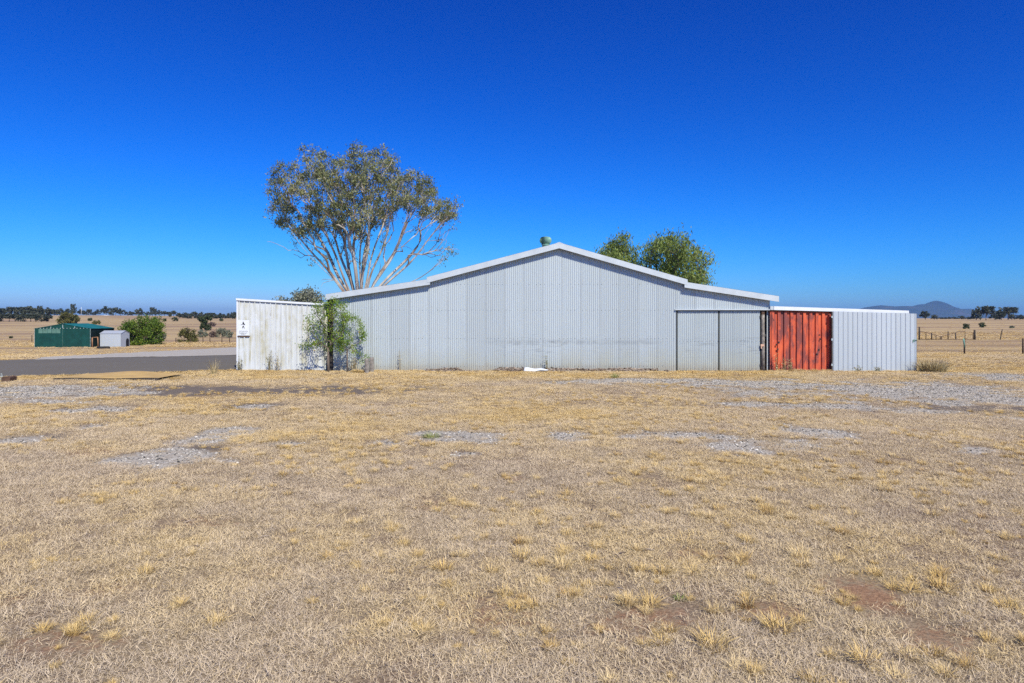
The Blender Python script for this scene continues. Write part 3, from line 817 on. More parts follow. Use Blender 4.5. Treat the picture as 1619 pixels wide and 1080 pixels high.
mb = MB(); mb.box(PX1 + .0, PX1 + .05, PY + .06, PY + .16, -.05, .18); mb.build('foot_block', M['dark_steel'], panel)

def rebase(root, c):
    """put the thing's origin at its base"""
    c = Vector(c)
    for ch in [o for o in C.objects if o.parent == root]: ch.location = ch.location - c
    root.location = c
rebase(shed, ((XL + XR) / 2, YW, 0)); rebase(annexe, ((AX0 + AX1) / 2, YW, 0)); rebase(cont, ((RX0 + RX1) / 2, RY, 0)); rebase(panel, ((PX0 + PX1) / 2, PY, 0))

# ------------------------------------------------------------------ trees and shrubs
def leaves(name, P, L, W, droop=.5, tint=None, rs=None, spread=.35):
    """one diamond-shaped leaf at each point"""
    rs = rs or rng
    n = len(P); L = L * rs.uniform(.7, 1.3, n); W = W * rs.uniform(.7, 1.3, n)
    a = rs.normal(size=(n, 3)); a /= np.linalg.norm(a, axis=1)[:, None]
    a[:, 2] -= droop * 1.6; a /= np.linalg.norm(a, axis=1)[:, None]
    b = rs.normal(size=(n, 3)); s = np.cross(a, b); s /= np.linalg.norm(s, axis=1)[:, None]
    c = np.cross(a, s)
    base = P - a * (L / 2)[:, None]; tip = P + a * (L / 2)[:, None]
    bend = c * (L * .10)[:, None]
    l = P + s * (W / 2)[:, None] + bend; r = P - s * (W / 2)[:, None] + bend
    V = np.stack([base, l, tip, r], 1).reshape(-1, 3)
    F = np.arange(4 * n).reshape(n, 4)
    if tint is None: tint = rs.uniform(0, 1, n)
    return np_mesh(name, V, F, tint)

def grow(fork, targets, rs, tipr=.012, power=.44, jag=.10, sub=5, up=.25, prefer=.6):
    """connect every target back to the fork; returns list of (points, radii) branches"""
    fork = Vector(fork)
    nodes = [fork]; par = [-1]; cnt = [0]
    order = sorted(range(len(targets)), key=lambda i: (Vector(targets[i]) - fork).length)
    A = np.zeros((1, 3)); A[0] = fork
    for i in order:
        t = np.array(targets[i]); d = np.linalg.norm(A - t, axis=1)
        df = np.linalg.norm(A - np.array(fork), axis=1); dt = np.linalg.norm(t - np.array(fork))
        v = t - A; vn = v / np.maximum(d, 1e-6)[:, None]
        outw = A - np.array(fork); on = outw / np.maximum(df, 1e-6)[:, None]
        ang = 1 - (vn * on).sum(1)
        cost = d * (1 + prefer * ang) + 0.15 * df * 0
        cost[df > dt * .93] += 50
        j = int(np.argmin(cost)); p = Vector(A[j]); q = Vector(t); L = (q - p).length
        n = max(2, min(9, int(L / .45) + 1)) if sub else 2
        side = Vector(rs.normal(size=3)); last = j
        mid_out = (p - fork).normalized() * L * .12 if j else Vector((0, 0, L * up))
        new = []
        for k in range(1, n + 1):
            s = k / n; c = p.lerp(q, s) + mid_out * (4 * s * (1 - s)) + side * (jag * L * .35 * math.sin(math.pi * s)) + Vector(rs.normal(size=3)) * (jag * L / n * .45 * (k < n))
            nodes.append(c); par.append(last); cnt.append(0); last = len(nodes) - 1; new.append(c)
        A = np.vstack([A, np.array([tuple(c) for c in new])])
        m = last
        while m >= 0: cnt[m] += 1; m = par[m]
    return nodes, par, [tipr * max(1, c) ** power for c in cnt]

def branch_mesh(name, G, n=6, extra=None):
    nodes, par, rad = G; mb = MB()
    kids = {}
    for i, p in enumerate(par): kids.setdefault(p, []).append(i)
    done = set()
    starts = [(0, k) for k in kids.get(0, [])]
    while starts:
        p, k = starts.pop()
        pts = [nodes[p], nodes[k]]; rr = [min(rad[p], rad[k] * 1.25), rad[k]]
        cur = k
        while kids.get(cur):
            ks = sorted(kids[cur], key=lambda i: -rad[i])
            for o in ks[1:]: starts.append((cur, o))
            cur = ks[0]; pts.append(nodes[cur]); rr.append(rad[cur])
        rr[-1] *= .5
        mb.tube(pts, rr, n if rr[0] > .03 else (4 if rr[0] > .012 else 3), cap=False)
    if extra: 
        for pts, rr in extra: mb.tube(pts, rr, 10)
    return mb.mesh(name)

def in_poly(x, z, poly):
    c = False; j = len(poly) - 1
    for i in range(len(poly)):
        (xi, zi), (xj, zj) = poly[i], poly[j]
        if (zi > z) != (zj > z) and x < (xj - xi) * (z - zi) / (zj - zi) + xi: c = not c
        j = i
    return c

# --- the big gum behind the shed
def gum_tree():
    Y = 46.0; s = FPX / Y; bx = (563 - CX) / s
    rs = np.random.default_rng(21)
    gz = float(zt(bx, Y))
    root = thing('gum_tree', 'tall wide spreading gum tree with pale limbs behind the shed', 'tree', (bx, Y, gz))
    def loc(px, py): return ((px - CX) / s - bx, CH + (HY - py) / s - gz)
    outline = [(424, 350), (426, 300), (430, 264), (455, 257), (478, 246), (487, 234), (512, 229), (537, 245), (558, 240), (566, 229), (590, 232), (612, 234), (634, 240), (638, 262), (668, 265), (690, 284),
               (706, 300), (716, 318), (732, 316), (731, 345), (718, 352), (702, 345), (688, 338), (668, 332), (650, 322), (622, 334), (604, 352), (585, 360), (560, 372), (535, 365), (515, 360), (492, 372), (470, 372), (448, 362)]
    poly = [loc(570 + (p[0] - 570) * .935, 330 + (p[1] - 330) * (.87 if p[1] < 330 else 1)) for p in outline]
    xs_ = [p[0] for p in poly]; zs_ = [p[1] for p in poly]
    pts = []
    cxm, czm = loc(570, 300)
    while len(pts) < 400:
        x = rs.uniform(min(xs_), max(xs_)); z = rs.uniform(min(zs_), max(zs_))
        if not in_poly(x, z, poly): continue
        q = ((x - cxm) / 6.6) ** 2 + ((z - czm) / 4.2) ** 2
        D = 3.7 * math.sqrt(max(.04, 1 - q))
        y = rs.uniform(-1, 1); y = math.copysign(abs(y) ** .6, y) * D
        p = np.array((x, y, z))
        # spaces between the clumps
        if vnoise(x * 1.0 + 40 + y * 1.35, z + 17 - y * 1.1, .9, 4) < .30: continue
        if any(np.linalg.norm(p - np.array(o)) < .50 for o in pts): continue
        pts.append(tuple(p))
    sparse = []
    for px, py in [(505, 395), (520, 410), (535, 385), (548, 400), (560, 390), (575, 380), (590, 400), (600, 372), (470, 385), (500, 380), (610, 360), (505, 415), (520, 380), (545, 375), (565, 370), (712, 395), (718, 400), (700, 408), (705, 402),
                   (640, 350), (655, 362), (690, 352), (720, 330), (725, 322), (712, 355), (560, 410), (583, 420), (555, 360), (538, 352), (690, 375), (612, 390)]:
        x, z = loc(px, py); sparse.append((x, rs.uniform(-2, 2), z))
    bare = []
    for px, py in [(440, 388), (455, 400), (470, 370), (462, 398), (475, 408), (700, 380), (715, 370), (722, 390), (690, 420), (660, 440), (520, 455), (518, 445), (640, 400), (665, 395)]:
        x, z = loc(px, py); bare.append((x, rs.uniform(-2.5, 2.5), z))
    for _ in range(60):
        px = rs.uniform(455, 715); lo_ = 372 - abs(px - 590) * .12; x, z = loc(px, rs.uniform(lo_ - 10, lo_ + 45)); bare.append((x, rs.uniform(-3, 3), z))
    allp = pts + sparse + bare
    fork = (0.2, 0, loc(0, 492)[1])
    # main limbs first, fanned out from low down, so the crown reads as many stems
    nodes = [Vector(fork)]; par = [-1]; F0 = np.array(fork)
    for px, py, d, sx in [(452, 335, -1, -.5), (468, 320, 1.4, -.45), (490, 290, -1.8, -.35), (505, 330, 2.4, -.3), (522, 280, -.5, -.2), (540, 300, 2.6, -.1), (556, 265, -2.4, -.05), (572, 290, .6, .05), (585, 262, 1.8, .1),
                          (600, 300, -2.2, .2), (618, 275, .8, .3), (640, 290, -1.2, .45), (655, 305, 2.2, .5), (676, 300, -.4, .6), (705, 322, 1.0, .8), (722, 335, -.8, .95), (712, 402, .5, 1.2), (480, 372, -2.6, -.4), (600, 350, 3.0, .2), (660, 345, -2.8, .6)]:
        x, z = loc(px, py); a = Vector(fork); e = Vector((x, d, z)); last = 0
        m1 = a + Vector(((x - a.x) * .30 + sx * .5, d * .35, (z - a.z) * .36)); m2 = a + Vector(((x - a.x) * .72, d * .75, (z - a.z) * .66))
        ph = rs.uniform(0, 6, 2)
        for k in range(1, 14):
            t = k / 13; c = a * (1-t)**3 + m1 * (3*t*(1-t)**2) + m2 * (3*t*t*(1-t)) + e * t**3
            c = c + Vector((.11 * math.sin(t * 9 + ph[0]), .1 * math.sin(t * 8 + ph[1]), .05 * math.sin(t * 13 + ph[0]))) * (1 if k < 13 else 0) * min(1, t * 3)
            nodes.append(c); par.append(last); last = len(nodes) - 1
    A = np.array([tuple(n) for n in nodes])
    cnt = [0] * len(nodes); 
    order = sorted(range(len(allp)), key=lambda i: np.linalg.norm(np.array(allp[i]) - F0))
    for i in order:
        t = np.array(allp[i]); d = np.linalg.norm(A - t, axis=1); df = np.linalg.norm(A - F0, axis=1); dt = np.linalg.norm(t - F0)
        vn = (t - A) / np.maximum(d, 1e-6)[:, None]; on = (A - F0) / np.maximum(df, 1e-6)[:, None]
        cost = d * (1 + .9 * (1 - (vn * on).sum(1))); cost[df > dt * .9] += 60; cost[df < 2.6] += 4
        j = int(np.argmin(cost)); p = Vector(A[j]); q = Vector(t); L = (q - p).length
        n = max(2, min(8, int(L / .4) + 1)); side = Vector(rs.normal(size=3)); last = j; new = []
        mo = Vector((on[j][0], on[j][1], on[j][2])) * L * .12
        for k in range(1, n + 1):
            u = k / n; c = p.lerp(q, u) + mo * (4 * u * (1 - u)) + side * (.05 * L * math.sin(math.pi * u)) + Vector(rs.normal(size=3)) * (.05 * L / n * (k < n))
            nodes.append(c); par.append(last); cnt.append(0); last = len(nodes) - 1; new.append(tuple(c))
        A = np.vstack([A, np.array(new)])
        m = last
        while m >= 0: cnt[m] += 1; m = par[m]
    rad = [.0125 * max(1.3, c) ** .56 for c in cnt]
    me = branch_mesh('trunk', (nodes, par, rad), 7, [([(0.02, 0, -.3), (-.05, 0, .6), (.02, 0, 1.8), (.15, 0, fork[2] + .15)], [.58, .48, .42, .34])])
    link('trunk', me, M['gum_bark'], root)
    # leaves hang in loose bunches
    P = []; T = []
    for cpt, nl, rr in [(p, 108, .33) for p in pts] + [(p, 34, .32) for p in sparse]:
        n = int(nl * rs.uniform(.45, 1.35)); r = rr * rs.uniform(.7, 1.2)
        q = rs.normal(size=(n, 3)) * (r * .6, r * .6, r * .52) + np.array(cpt) + (0, 0, -.08)
        P.append(q); T.append(np.clip(rs.normal(.45 + rs.uniform(-.25, .25), .2, n), 0, 1))
    P = np.vstack(P); T = np.concatenate(T)
    link('crown', leaves('crown', P, .17, .06, .55, T, rs), M['gum_leaf'], root)
    return root
M['gum_bark'] = m_bark('gum_bark', (.62, .56, .49), (.27, .18, .13), .5)
M['gum_leaf'] = m_leaf('gum_leaf', [(0, (.085, .105, .05)), (.45, (.245, .26, .105)), (.85, (.42, .415, .20)), (1, (.42, .33, .20))], .25)
gum_tree()

def leafy(name, label, cat, base, w, h, mat, bark, ncl, nleaf, L, W, seed, shape=None, z0=0.1, droop=.4, clr=.16, trunk_r=.05, group=None, depth=None, fork_h=.12, tintv=.2, gaps=.30, tipr=None):
    """a bush or tree: stems grown to leaf clumps that fill the outline 'shape' (list of (x, z) in units of width and height)"""
    rs = np.random.default_rng(seed)
    root = thing(name, label, cat, base, 0, group)
    dep = (depth or w * .8) / 2
    shape = shape or [(-.5, .35), (-.46, .65), (-.28, .9), (0, 1), (.26, .92), (.45, .68), (.5, .38), (.36, .1), (-.34, .1)]
    poly = [(a * w, b * h) for a, b in shape]
    xs_ = [p[0] for p in poly]; zs_ = [p[1] for p in poly]; cxm = sum(xs_) / len(xs_)
    pts = []; tries = 0; mind = .55 * (w * h * dep / max(ncl, 1)) ** (1 / 3)
    while len(pts) < ncl and tries < 30000:
        tries += 1
        x = rs.uniform(min(xs_), max(xs_)); z = rs.uniform(min(zs_), max(zs_))
        if not in_poly(x, z, poly): continue
        q = min(1, ((x - cxm) / (w * .5)) ** 2)
        y = rs.uniform(-1, 1) * dep * math.sqrt(max(.06, 1 - q))
        if vnoise(x * 3 / w + y, z * 3 / h + seed, .8, seed) < gaps: continue
        p = np.array((x, y, z))
        if any(np.linalg.norm(p - o) < mind for o in pts): continue
        pts.append(p)
    fk = (0, 0, fork_h * h)
    G = grow(fk, [tuple(p) for p in pts], rs, tipr or max(.004, trunk_r * len(pts) ** -.46), .46, .10)
    me = branch_mesh('trunk', G, 6, [([(.02, 0, -.1), (0, 0, fk[2] * .5), (0, 0, fk[2] + .02)], [trunk_r * 1.25, trunk_r * 1.05, trunk_r])])
    link('trunk', me, bark, root)
    P = []; T = []; sz = clr * (w + h) / 2
    for p in pts:
        n = max(3, int(nleaf * rs.uniform(.6, 1.3)))
        P.append(rs.normal(size=(n, 3)) * sz * .55 + p); T.append(np.clip(rs.normal(.45 + rs.uniform(-.2, .2), tintv, n), 0, 1))
    P = np.vstack(P); P[:, 2] = np.maximum(P[:, 2], .02)
    link('crown', leaves('crown', P, L, W, droop, np.concatenate(T), rs), mat, root)
    return root

M['bark_brown'] = m_bark('brown_bark', (.24, .19, .15), (.12, .09, .07), 1.5)
M['pepper_leaf'] = m_leaf('pepper_leaf', [(0, (.09, .13, .035)), (.5, (.29, .37, .085)), (.85, (.43, .50, .14)), (1, (.48, .40, .17))], .45)
M['lime_leaf'] = m_leaf('lime_leaf', [(0, (.045, .085, .015)), (.5, (.13, .21, .022)), (.85, (.25, .33, .035)), (1, (.35, .33, .05))], .25)
M['locust_leaf'] = m_leaf('locust_leaf', [(0, (.09, .17, .02)), (.5, (.25, .39, .035)), (.85, (.42, .53, .06)), (.95, (.55, .52, .05)), (1, (.75, .50, .04))], .4)
M['dark_leaf'] = m_leaf('dark_leaf', [(0, (.025, .045, .02)), (.5, (.06, .085, .03)), (1, (.12, .13, .05))], .15)
M['grey_leaf'] = m_leaf('grey_leaf', [(0, (.09, .105, .065)), (.5, (.22, .235, .16)), (1, (.34, .34, .24))], .15)
M['olive_leaf'] = m_leaf('olive_leaf', [(0, (.07, .075, .02)), (.5, (.16, .155, .04)), (1, (.26, .21, .06))], .2)
M['far_leaf'] = m_leaf('far_leaf', [(0, (.030, .042, .026)), (.5, (.075, .088, .055)), (1, (.14, .145, .095))], .12)
M['brown_leaf'] = m_leaf('brown_leaf', [(0, (.09, .06, .05)), (.5, (.16, .11, .09)), (1, (.24, .18, .14))], .12)
M['straw_leaf'] = m_leaf('straw_leaf', [(0, (.30, .23, .10)), (.5, (.52, .41, .20)), (1, (.68, .55, .30))], .3)

def at(px, Y): 
    x = (px - CX) / FPX * Y; return (x, Y, float(zt(x, Y)))
# pepper trees behind the right half of the roof
YP = 49.5; sp = FPX / YP
b = at(1060, YP); hp = CH + (HY - 377) / sp - b[2]
leafy('pepper_tree', 'drooping green pepper tree above the right slope of the shed roof', 'tree', b, 118 / sp, hp, M['pepper_leaf'], M['bark_brown'], 150, 120, .24, .075, 5,
      shape=[(-.42, .42), (-.46, .68), (-.36, .86), (-.2, .96), (-.02, 1.0), (.14, .985), (.32, .94), (.46, .80), (.5, .66), (.45, .52), (.40, .42), (.72, .36), (.80, .44), (.66, .30), (.2, .30), (-.2, .3)], droop=.75, clr=.085, trunk_r=.28, depth=5.0, fork_h=.3, gaps=.42)
b = at(978, YP + 1.5); hp = CH + (HY - 377) / (FPX / (YP + 1.5)) - b[2]
leafy('pepper_tree', 'smaller pointed green tree showing just above the roof left of the pepper tree', 'tree', b, 70 / sp, hp, M['pepper_leaf'], M['bark_brown'], 90, 130, .24, .075, 6,
      shape=[(-.5, .5), (-.46, .86), (-.2, .93), (0, 1.0), (.06, 1.02), (.12, .96), (.36, .88), (.5, .76), (.45, .4), (-.4, .4)], droop=.7, clr=.085, trunk_r=.2, depth=3.2, fork_h=.3, gaps=.2)
# rounded grey tree behind the annexe
b = at(474, 95); s_ = FPX / 95; hp = CH + (HY - 460) / s_ - b[2]
leafy('gum_tree', 'low rounded grey green tree top showing behind the white lean-to', 'tree', b, 95 / s_, hp, M['grey_leaf'], M['gum_bark'], 150, 80, .36, .16, 8,
      shape=[(-.5, .4), (-.46, .74), (-.3, .80), (-.12, .84), (.02, .98), (.14, 1), (.3, .9), (.42, .72), (.5, .5), (.3, .3), (-.3, .3)], droop=.3, clr=.09, trunk_r=.25, fork_h=.25, depth=5.5, gaps=.0)

# saplings at the corner of the shed
YS = YW - .75; s_ = FPX / YS
b = at(519, YS)
leafy('sapling', 'taller leafy green sapling with leaning trunk at the gap beside the white lean-to', 'tree', b, 88 / s_, 117 / s_, M['locust_leaf'], M['bark_brown'], 64, 50, .078, .033, 12,
      shape=[(-.40, .45), (-.34, .78), (-.16, .92), (.1, 1.0), (.26, .93), (.34, .7), (.36, .45), (.26, .30), (.1, .34), (.05, .22), (-.08, .38), (-.28, .30), (-.5, .34)], droop=.3, clr=.072, trunk_r=.046, depth=.9, fork_h=.32, gaps=.25)
b = at(549, YS + .1)
leafy('sapling', 'shorter leafy green sapling with thin stem against the corrugated wall', 'tree', b, 62 / s_, 98 / s_, M['locust_leaf'], M['bark_brown'], 44, 50, .07, .03, 13,
      shape=[(-.30, .45), (-.34, .7), (-.14, .92), (.14, .98), (.32, .85), (.5, .62), (.42, .5), (.2, .42), (.48, .36), (.5, .22), (.36, .16), (.28, .3), (.05, .38), (-.18, .34)], droop=.3, clr=.07, trunk_r=.028, depth=.6, fork_h=.36, gaps=.28)

# --- left paddock shrubs
def bush_at(px0, px1, pyt, pyb, **kw):
    c = gp((px0 + px1) / 2, pyb); s = FPX / c.y
    return dict(base=tuple(c), w=(px1 - px0) / s, h=(pyb - pyt) / s)
q = bush_at(193, 257, 501, 545.5)
leafy('shrub', 'large bright green rounded shrub beside the grey garden shed', 'shrub', q['base'], q['w'], q['h'], M['lime_leaf'], M['bark_brown'], 150, 75, .24, .13, 31,
      shape=[(-.48, .2), (-.5, .55), (-.38, .8), (-.2, .92), (-.05, .86), (.1, 1), (.24, .93), (.44, .75), (.5, .45), (.44, .08), (-.36, .03)], droop=.2, clr=.085, trunk_r=.16, fork_h=.06, gaps=.12)
q = bush_at(282, 312, 518, 541.5)
leafy('shrub', 'small dark green upright shrub standing alone right of the bright green shrub', 'shrub', q['base'], q['w'], q['h'], M['olive_leaf'], M['bark_brown'], 60, 55, .20, .11, 32,
      shape=[(-.5, .05), (-.36, .4), (-.34, .8), (-.1, .85), (.12, 1), (.22, .95), (.26, .6), (.42, .35), (.5, .05)], droop=.2, clr=.10, trunk_r=.08, fork_h=.08)
q = bush_at(94, 124, 495, 515)
leafy('paddock_tree', 'olive yellow tree standing behind the green shade cloth shed', 'tree', q['base'], q['w'], q['h'], M['olive_leaf'], M['bark_brown'], 70, 60, .55, .3, 33, droop=.2, clr=.10, trunk_r=.3, fork_h=.2)
q = bush_at(314, 337, 499.5, 522.5)
leafy('paddock_tree', 'forked tree with bushy skirt in the left paddock', 'tree', q['base'], q['w'], q['h'], M['dark_leaf'], M['bark_brown'], 60, 55, .45, .22, 34,
      shape=[(-.2, .55), (-.4, .72), (-.28, .98), (.0, .84), (.2, 1.0), (.4, .8), (.2, .6), (.0, .45), (.34, .38), (.46, .05), (-.36, .05), (-.34, .38), (-.05, .45)], droop=.2, clr=.08, trunk_r=.2, fork_h=.2)
for i, (a, c_, t_, bb, m_, lab) in enumerate([
    (313, 328, 522.5, 533.5, 'grey_leaf', 'grey green low bush left of the brown bush'), (331, 344, 524.5, 533.5, 'brown_leaf', 'dead brown low bush between grey green bushes'),
    (343, 359, 518, 533.5, 'grey_leaf', 'broad grey green bush right of the brown bush'), (357, 368, 522.5, 534, 'grey_leaf', 'narrow grey green bush nearest the white lean-to'),
    (329, 341, 509.5, 516, 'brown_leaf', 'small brown grey bush behind the forked tree'), (256, 263, 527, 536, 'grey_leaf', 'tiny grey bush at the right edge of the bright green shrub'),
    (271.5, 281, 501.5, 508, 'dark_leaf', 'dark shrub on the far slope above the upright shrub'), (257, 263, 503.5, 508, 'dark_leaf', 'little dark shrub on the far slope just right of the bright green shrub'),
    (139, 146, 503, 507.5, 'dark_leaf', 'little dark shrub on the far slope behind the garden shed'), (146, 158, 507, 513, 'olive_leaf', 'low green bush behind the green shed roof'), (15, 20, 531.5, 535, 'dark_leaf', 'tiny dark bush in the paddock left of the green shed'),
    (347, 353, 503, 508, 'dark_leaf', 'small dark shrub at the edge of the far left tree belt')]):
    q = bush_at(a, c_, t_, bb)
    leafy('bush', lab, 'bush', q['base'], q['w'], q['h'], M[m_], M['bark_brown'], 30, 40, .10 * q['w'] + .04, .05 * q['w'] + .02, 50 + i, clr=.14, trunk_r=.05, fork_h=.08, gaps=.15)
# right paddock
for i, (a, c_, t_, bb, m_, lab) in enumerate([(1523, 1532, 511.5, 520, 'dark_leaf', 'dark green shrub in the right paddock behind the forked fence post'), (1549, 1558, 509, 518, 'dark_leaf', 'dark green shrub in the right paddock behind the leaning post'),
                                               (1597, 1603, 515.5, 519, 'grey_leaf', 'tiny grey green bush near the right edge of the paddock')]):
    q = bush_at(a, c_, t_, bb)
    leafy('bush', lab, 'bush', q['base'], q['w'], q['h'], M[m_], M['bark_brown'], 30, 40, .25, .12, 80 + i, clr=.13, trunk_r=.06, fork_h=.1)

# --- trees on the horizon: six forms, copied
forms = []
def far_form(k):
    rs = np.random.default_rng(300 + k)
    sh = [[(-.5, .4), (-.42, .75), (-.15, 1), (.2, .95), (.5, .7), (.46, .38), (.1, .25), (-.3, .28)],
          [(-.5, .5), (-.3, .85), (0, 1), (.35, .9), (.5, .6), (.2, .45), (-.2, .42)],
          [(-.4, .2), (-.5, .5), (-.2, .8), (.1, 1), (.3, .85), (.5, .5), (.4, .15)],
          [(-.5, .62), (-.3, .9), (-.05, .95), (.05, .75), (.2, .95), (.5, .8), (.42, .6), (.1, .5), (-.25, .5)],
          [(-.3, .25), (-.36, .6), (-.15, 1), (.16, .96), (.34, .6), (.3, .2)],
          [(-.5, .15), (-.5, .5), (-.25, .85), (0, .8), (.25, 1), (.5, .6), (.5, .12)]][k]
    pts = []
    while len(pts) < 40:
        x = rs.uniform(-.5, .5); z = rs.uniform(.1, 1)
        if in_poly(x, z, sh): pts.append((x, rs.uniform(-.4, .4) * math.sqrt(max(.1, 1 - 4 * x * x)), z))
    G = grow((0, 0, .16), pts, rs, .006, .42, .1)
    br = branch_mesh('trunk', G, 4, [([(0, 0, -.05), (0, 0, .16)], [.04, .03])]); br.materials.append(M['bark_brown'])
    P = np.vstack([rs.normal(size=(26, 3)) * .055 + np.array(p) for p in pts]); T = np.clip(np.repeat(rs.uniform(.1, .8, len(pts)), 26) + rs.normal(0, .15, len(P)), 0, 1)
    cr = leaves('crown', P, .12, .08, .2, T, rs); cr.materials.append(M['far_leaf'])
    return br, cr
forms = [far_form(k) for k in range(6)]
def far_tree(px, pyb, wpx, hpx, f, label, group, Y=None):
    c = gp(px, pyb) if Y is None else Vector(at(px, Y))
    s = FPX / c.y; root = thing('horizon_tree', label, 'tree', tuple(c), 0, group)
    root.rotation_euler = (0, 0, random.uniform(-.4, .4)); root.scale = (wpx / s, wpx / s, hpx / s)
    link('trunk', forms[f][0], None, root); link('crown', forms[f][1], None, root)
    return root
GL = 'trees along the far left horizon'; LL = 'small dark gum in the tree belt along the left horizon'
for i in range(26):
    px = -30 + i * 4.4 + random.uniform(-2, 2)
    back = i % 2
    far_tree(px, 0, random.uniform(11, 19), random.uniform(10, 14) + (3 if back else 0), random.randrange(6), LL, GL, 330 if not back else 470)
ORD = ['first', 'second', 'third', 'fourth', 'fifth', 'sixth', 'seventh', 'eighth', 'ninth', 'tenth', 'eleventh', 'twelfth', 'thirteenth', 'fourteenth', 'fifteenth', 'sixteenth', 'seventeenth', 'eighteenth', 'nineteenth', 'twentieth', 'twenty-first']
FORM = ['round', 'broad', 'bushy', 'open', 'narrow', 'low']
for i, (px, w, h, f) in enumerate([(116, 9, 17, 4), (128, 10, 9, 0), (136, 11, 8, 2), (141, 8, 10, 3), (147, 9, 6, 5), (155, 9, 9, 0), (168, 15, 14, 0), (176, 8, 8, 2), (183, 14, 12, 1), (191, 12, 11, 0), (202, 11, 7, 5), (210, 9, 6, 1), (219, 11, 12, 2), (225, 7, 8, 0),
                    (234, 8, 7, 0), (241, 9, 13, 4), (246, 6, 11, 4), (252, 8, 9, 0), (260, 10, 8, 1), (266, 8, 8, 3), (274.5, 10, 9, 1)]):
    far_tree(px, 0, w, h, f, '%s gum on the left skyline, %s rightwards starting at the tall narrow one' % (FORM[f], ORD[i]), 'trees on the left skyline', 620 + random.uniform(-25, 25))
for px, w, h, f in [(108, 10, 10, 0), (101, 12, 9, 5), (94, 11, 11, 2), (86, 10, 9, 5), (78, 11, 10, 0)]:
    far_tree(px, 0, w, h, f, LL, GL, 600)
far_tree(269, 505, 5, 10, 3, 'lone thin tree on the far slope right of the bright green shrub', 'trees on the left skyline')['group'] = 'lone far trees'
for i in range(22):
    px = 284 + i * 4.6 + random.uniform(-1.5, 1.5)
    far_tree(px, 0, random.uniform(8, 14), random.uniform(5, 10.5), random.randrange(6), 'low dark tree in the far belt just left of the white lean-to', 'far trees left of the lean-to', 460 + (i % 3) * 60)
for px, w, h, f, Y, lab in [(1463, 14, 13.5, 0, 430, 'round dark tree nearest the silver panel on the right horizon'), (1477.5, 10, 8, 2, 460, 'small dark tree second from the silver panel on the right horizon'), (1543.5, 15, 19, 2, 400, 'leftmost tall gum of the right horizon clump'),
                         (1559, 24, 23.5, 3, 390, 'tallest broad gum of the right horizon clump'), (1573, 16, 14, 5, 420, 'dense dark tree in the middle of the right horizon clump'), (1583, 14, 14, 0, 410, 'dark round tree right of the clump middle on the right horizon'),
                         (1594, 26, 21, 3, 430, 'open flat topped gum at the right of the horizon clump'), (1600, 10, 9, 2, 440, 'low tree under the flat topped gum on the right horizon'), (1612, 11, 8, 5, 450, 'small dark tree at the right edge of the picture on the horizon'), (1630, 14, 13, 0, 450, 'tree just past the right edge'),
                         (1520, 9, 6, 5, 520, 'low dark tree below the mountain slope'), (1530, 11, 4, 5, 500, 'flat dark bush right of the low tree below the mountain')]:
    if px > 1620: continue
    far_tree(px, 0, w, h, f, lab, None, Y)
for px in (1487, 1493, 1500, 1508, 1513, 1537, 1606):
    far_tree(px, 0, random.uniform(5, 9), random.uniform(2.5, 4), 5, 'speck of low scrub on the right horizon', 'scrub specks on the right horizon', 640)

# ------------------------------------------------------------------ green shade cloth shed, garden shed and things beside them
c0 = gp(54.5, 549.3); YG = c0.y; sg = FPX / YG
gxl, gxr = 0.0, (143.2 - 54.5) / sg; EH = (549.3 - 518.6) / sg; RH = (549.3 - 511) / sg; gd = 5.2; gm = (99 - 54.5) / sg
gsh = thing('shade_cloth_shed', 'dark green shade cloth shed with low gable in the left paddock', 'shed', (c0.x, c0.y, c0.z - .05))
mb = MB(); mb.prism([(gxl, 0), (gm, 0), (gm, EH), (gxl, EH)], 0, .02); mb.build('wall_panel', M['shade_green'], gsh)
mb = MB(); mb.prism([(gm + .02, 0), (gxr, 0), (gxr, EH), (gm + .02, EH)], 0, .02); mb.build('wall_panel', M['shade_green'], gsh)
mb = MB(); mb.prism([(gxl, EH + .01), (gxr, EH + .01), (gm, RH - .03)], .01, .03); mb.build('gable_panel', M['shade_green'], gsh)
mb = MB(); mb.box(gxr - .02, gxr, .03, gd, 0, EH); mb.build('side_panel', M['side_in_shade'], gsh)  # right side, its shade painted in by the darkened cloth
mb = MB(); mb.box(gxl, gxl + .02, .03, gd, 0, EH); mb.build('side_panel', M['shade_green'], gsh)
mb = MB(); mb.prism([(gxl, 0), (gxr, 0), (gxr, EH), (gm, RH - .03), (gxl, EH)], gd, gd + .02); mb.build('back_panel', M['shade_green'], gsh)
for a, b in ((gxl - .05, gm), (gxr + .08, gm)):
    mb = MB(); v = [(a, -.06, EH - .02), (b, -.06, RH), (b, gd + .06, RH), (a, gd + .06, EH - .02)]
    mb.add(v + [(x, y, z - .03) for x, y, z in v], [(0,1,2,3), (7,6,5,4), (0,4,5,1), (1,5,6,2), (2,6,7,3), (3,7,4,0)]); mb.build('roof_sheet', M['shade_roof'], gsh)
mb = MB(); x0 = (61 - 54.5) / sg; x1 = (96 - 54.5) / sg
for i in range(5):
    a = x0 + (x1 - x0) * i / 5; mb.box(a, a + (x1 - x0) / 5 - .05, -.012, -.002, EH - .62 + random.uniform(-.02, .02), EH - .06)
mb.build('mesh_window', M['mesh_window'], gsh)
for xx in (gxl, gxr - .03, gm):
    mb = MB(); nseg = 14
    for i in range(nseg): mb.box(xx - .02, xx + .05, -.03, -.004, EH * (i + .15) / nseg, EH * (i + .6) / nseg)
    mb.build('lacing', M['lace'] if xx != gm else M['mesh_window'], gsh)
mb = MB()
for i in range(16): mb.box(gxl + .3 + i * .43, gxl + .38 + i * .43, -.03, -.004, EH - .03, EH + .05)
